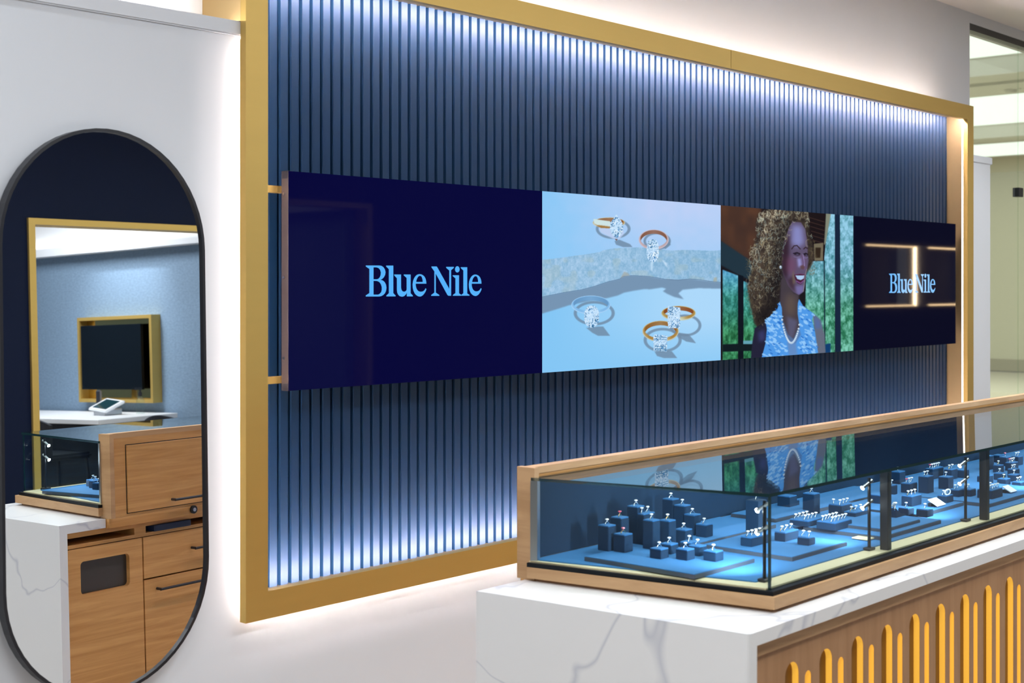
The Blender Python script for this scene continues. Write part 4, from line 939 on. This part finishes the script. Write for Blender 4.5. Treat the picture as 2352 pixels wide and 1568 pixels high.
# ------------------------------------------------------------------ far wall niches with warm LED edges
MN = mat_emit('niche_led', (1, .68, .36), 11.0); MV = mat_emit('niche_side_led', (1, .74, .45), 42)
for i, (xa, xb) in enumerate(((16.15, 17.49), (17.94, 19.4))):
    t = thing('display_niche', ['recessed wall niche edged in warm light, on the navy wall behind the camera', 'second warm-lit wall niche, farther along the navy wall behind the camera'][i], 'niche', ((xa+xb)/2, PY, EYE-.23), 'warm-lit wall niches')
    za, zb = EYE-.235, EYE+.525
    bm = bmesh.new(); box(bm, xa-.05, xb+.05, PY-.30, PY-.28, za-.03, zb+.03); link('back', bm, M['navy'], t)
    bm = bmesh.new()
    for q in ((xa, xb, zb, zb+.02), (xa, xb, za-.02, za)): link('led_edge', B(q[0], q[1], PY-.02, PY+.005, q[2], q[3]), MN, t)
    link('led_edge', B(xb, xb+.03, PY-.02, PY+.005, za-.02, zb+.02), MV, t)

# ------------------------------------------------------------------ consulting room seen in the mirror
tv = thing('wall_screen', 'black wall screen in a deep polished brass frame on the pale blue wall', 'screen', (7.5, -3.63, EYE-.70))
y0, y1, z0, z1 = -4.155, -3.115, EYE-.715, EYE+.045
bm = bmesh.new()
for q in ((y0, y1, z1-.03, z1), (y0, y1, z0, z0+.03), (y0, y0+.03, z0+.03, z1-.03), (y1-.03, y1, z0+.03, z1-.03)): box(bm, 7.40, 7.499, q[0], q[1], q[2], q[3])
link('frame', bm, M['gold'], tv); link('back_plate', B(7.485, 7.498, y0+.03, y1-.03, z0+.03, z1-.03), M['goldmirror'], tv)
bm = B(7.395, 7.425, y0+.055, y1-.14, z0+.115, z1-.075); bevel(bm, .002, 1); link('screen', bm, mat('black_screen', (.004, .007, .011, 1), .25, spec=.15), tv)
link('wall_arm', B(7.425, 7.485, -3.75, -3.55, EYE-.45, EYE-.25), M['black'], tv)
area('cove_light', (7.43, -4.2, EYE+.70), (0, PI, 0), .04, 4.6, 5, (1, .93, .86), parent=None)
bm = bmesh.new(); box(bm, 7.40, 7.41, -6.8, PY-.25, EYE+.656, EYE+.662); o = link('cove_led_strip', bm, mat_emit('cove_strip', (1, .93, .86), 1.6)); setp(o, 'light strip hidden on the ledge above the pale blue wall', 'led strip')
desk = thing('reception_desk', 'white desk against the pale blue wall in the room beyond', 'desk', (7.15, -4.0, 0))
link('desk_top', bevel(B(6.66, 7.46, -5.6, -2.87, .71, .75), .003, 1), M['white'], desk)
link('modesty_panel', B(6.95, 6.97, -5.5, -2.97, .12, .71), M['black'], desk)
for yy in (-5.5, -3.0): link('leg', B(6.75, 7.40, yy-.02, yy+.02, 0, .71), M['black'], desk)
tb = thing('tablet_stand', 'white tilted payment tablet on the desk', 'tablet', (7.15, -3.38, .75))
rot = Matrix.Translation((7.12, -3.38, .83)) @ Matrix.Rotation(-.42, 4, 'Y') @ Matrix.Rotation(.15, 4, 'Z')
bm = bmesh.new(); box(bm, -.10, .10, -.15, .15, -.012, .012); bevel(bm, .008, 2); bmesh.ops.transform(bm, matrix=rot, verts=bm.verts[:]); link('case', bm, M['white'], tb)
bm = bmesh.new(); box(bm, -.075, .075, -.115, .115, .0122, .0135); bmesh.ops.transform(bm, matrix=rot, verts=bm.verts[:]); link('display', bm, mat('dark_tablet_glass', (.01, .04, .05, 1), .1), tb)
bm = bmesh.new(); prism(bm, [(7.04, -3.46), (7.22, -3.46), (7.22, -3.30), (7.04, -3.30)], .75, .80); bevel(bm, .006, 1); link('base', bm, M['chrome'], tb)
ph = thing('card_reader', 'upright handheld card reader in a dock on the desk', 'card reader', (7.3, -3.72, .75))
bm = bmesh.new(); box(bm, 7.26, 7.34, -3.76, -3.68, .75, .79); bevel(bm, .006, 1); link('dock', bm, M['white'], ph)
bm = bmesh.new(); box(bm, 7.285, 7.305, -3.755, -3.685, .79, .95); bevel(bm, .008, 2); link('handset', bm, M['chrome'], ph)
link('face', B(7.283, 7.2848, -3.746, -3.694, .82, .94), M['black'], ph)
bt = thing('spray_bottle', 'clear spray bottle with black pump on the desk', 'bottle', (7.30, -3.16, .75))
bm = bmesh.new(); lathe(bm, [(.001, 0), (.034, 0), (.036, .01), (.036, .10), (.03, .125), (.014, .14), (.013, .15)], (7.30, -3.16, .75)); link('bottle_body', bm, M['glass'], bt, True)
bm = bmesh.new(); lathe(bm, [(.014, .15), (.016, .152), (.016, .185), (.008, .187), (.008, .21)], (7.30, -3.16, .75)); box(bm, 7.25, 7.315, -3.168, -3.152, .955, .972); link('pump', bm, M['black'], bt)
def chair(x, y, label):
    t = thing('desk_chair', label, 'chair', (x, y, 0), 'desk chairs')
    bm = bmesh.new(); box(bm, x-.23, x+.23, y-.23, y+.23, .43, .48); bevel(bm, .02, 2); link('seat', bm, M['black'], t)
    bm = bmesh.new(); n = 12; prev = None
    for i in range(n+1):
        a = -1+2*i/n; yy = y+.25*a; xx = x-.24+.05*a*a; zt = .785-.06*a*a
        cur = [bm.verts.new(q) for q in ((xx, yy, .46), (xx+.025, yy, .46), (xx+.025, yy, zt), (xx, yy, zt))]
        if prev:
            for j in range(4): bm.faces.new((prev[j], prev[(j+1) % 4], cur[(j+1) % 4], cur[j]))
        else: bm.faces.new(cur)
        prev = cur
    bm.faces.new(prev[::-1]); link('backrest', bm, M['black'], t)
    for sx in (-1, 1):
        for sy in (-1, 1): bm = bmesh.new(); cyl(bm, (x+sx*.19, y+sy*.19, .43), (x+sx*.22, y+sy*.22, 0), .012, 10); link('leg', bm, M['black'], t, True)
chair(6.55, -3.35, 'black curved-back chair in front of the white desk'); chair(7.02, -2.28, 'black curved-back chair past the near end of the white desk')
area('consulting_room_light', (6.0, -3.6, 2.95), (0, 0, 0), 1.2, 1.2, 95, (.95, .98, 1))
add_light_spot('wall_washer', (6.75, -3.35, 2.9), (7.5, -3.55, 1.7), 110, (.95, .98, 1), 1.1, 1.0, .05)
t = thing('downlight', 'recessed downlight washing the pale blue wall', 'ceiling light', (6.75, -3.35, 3.0))
bm = bmesh.new(); cyl(bm, (6.75, -3.35, 2.97), (6.75, -3.35, 3.0), .07, 18, .08); link('trim_ring', bm, M['white'], t, True)
bm = bmesh.new(); cyl(bm, (6.75, -3.35, 2.965), (6.75, -3.35, 2.97), .05, 18); link('lens', bm, mat_emit('downlight_lens', (1, 1, 1), 6), t)
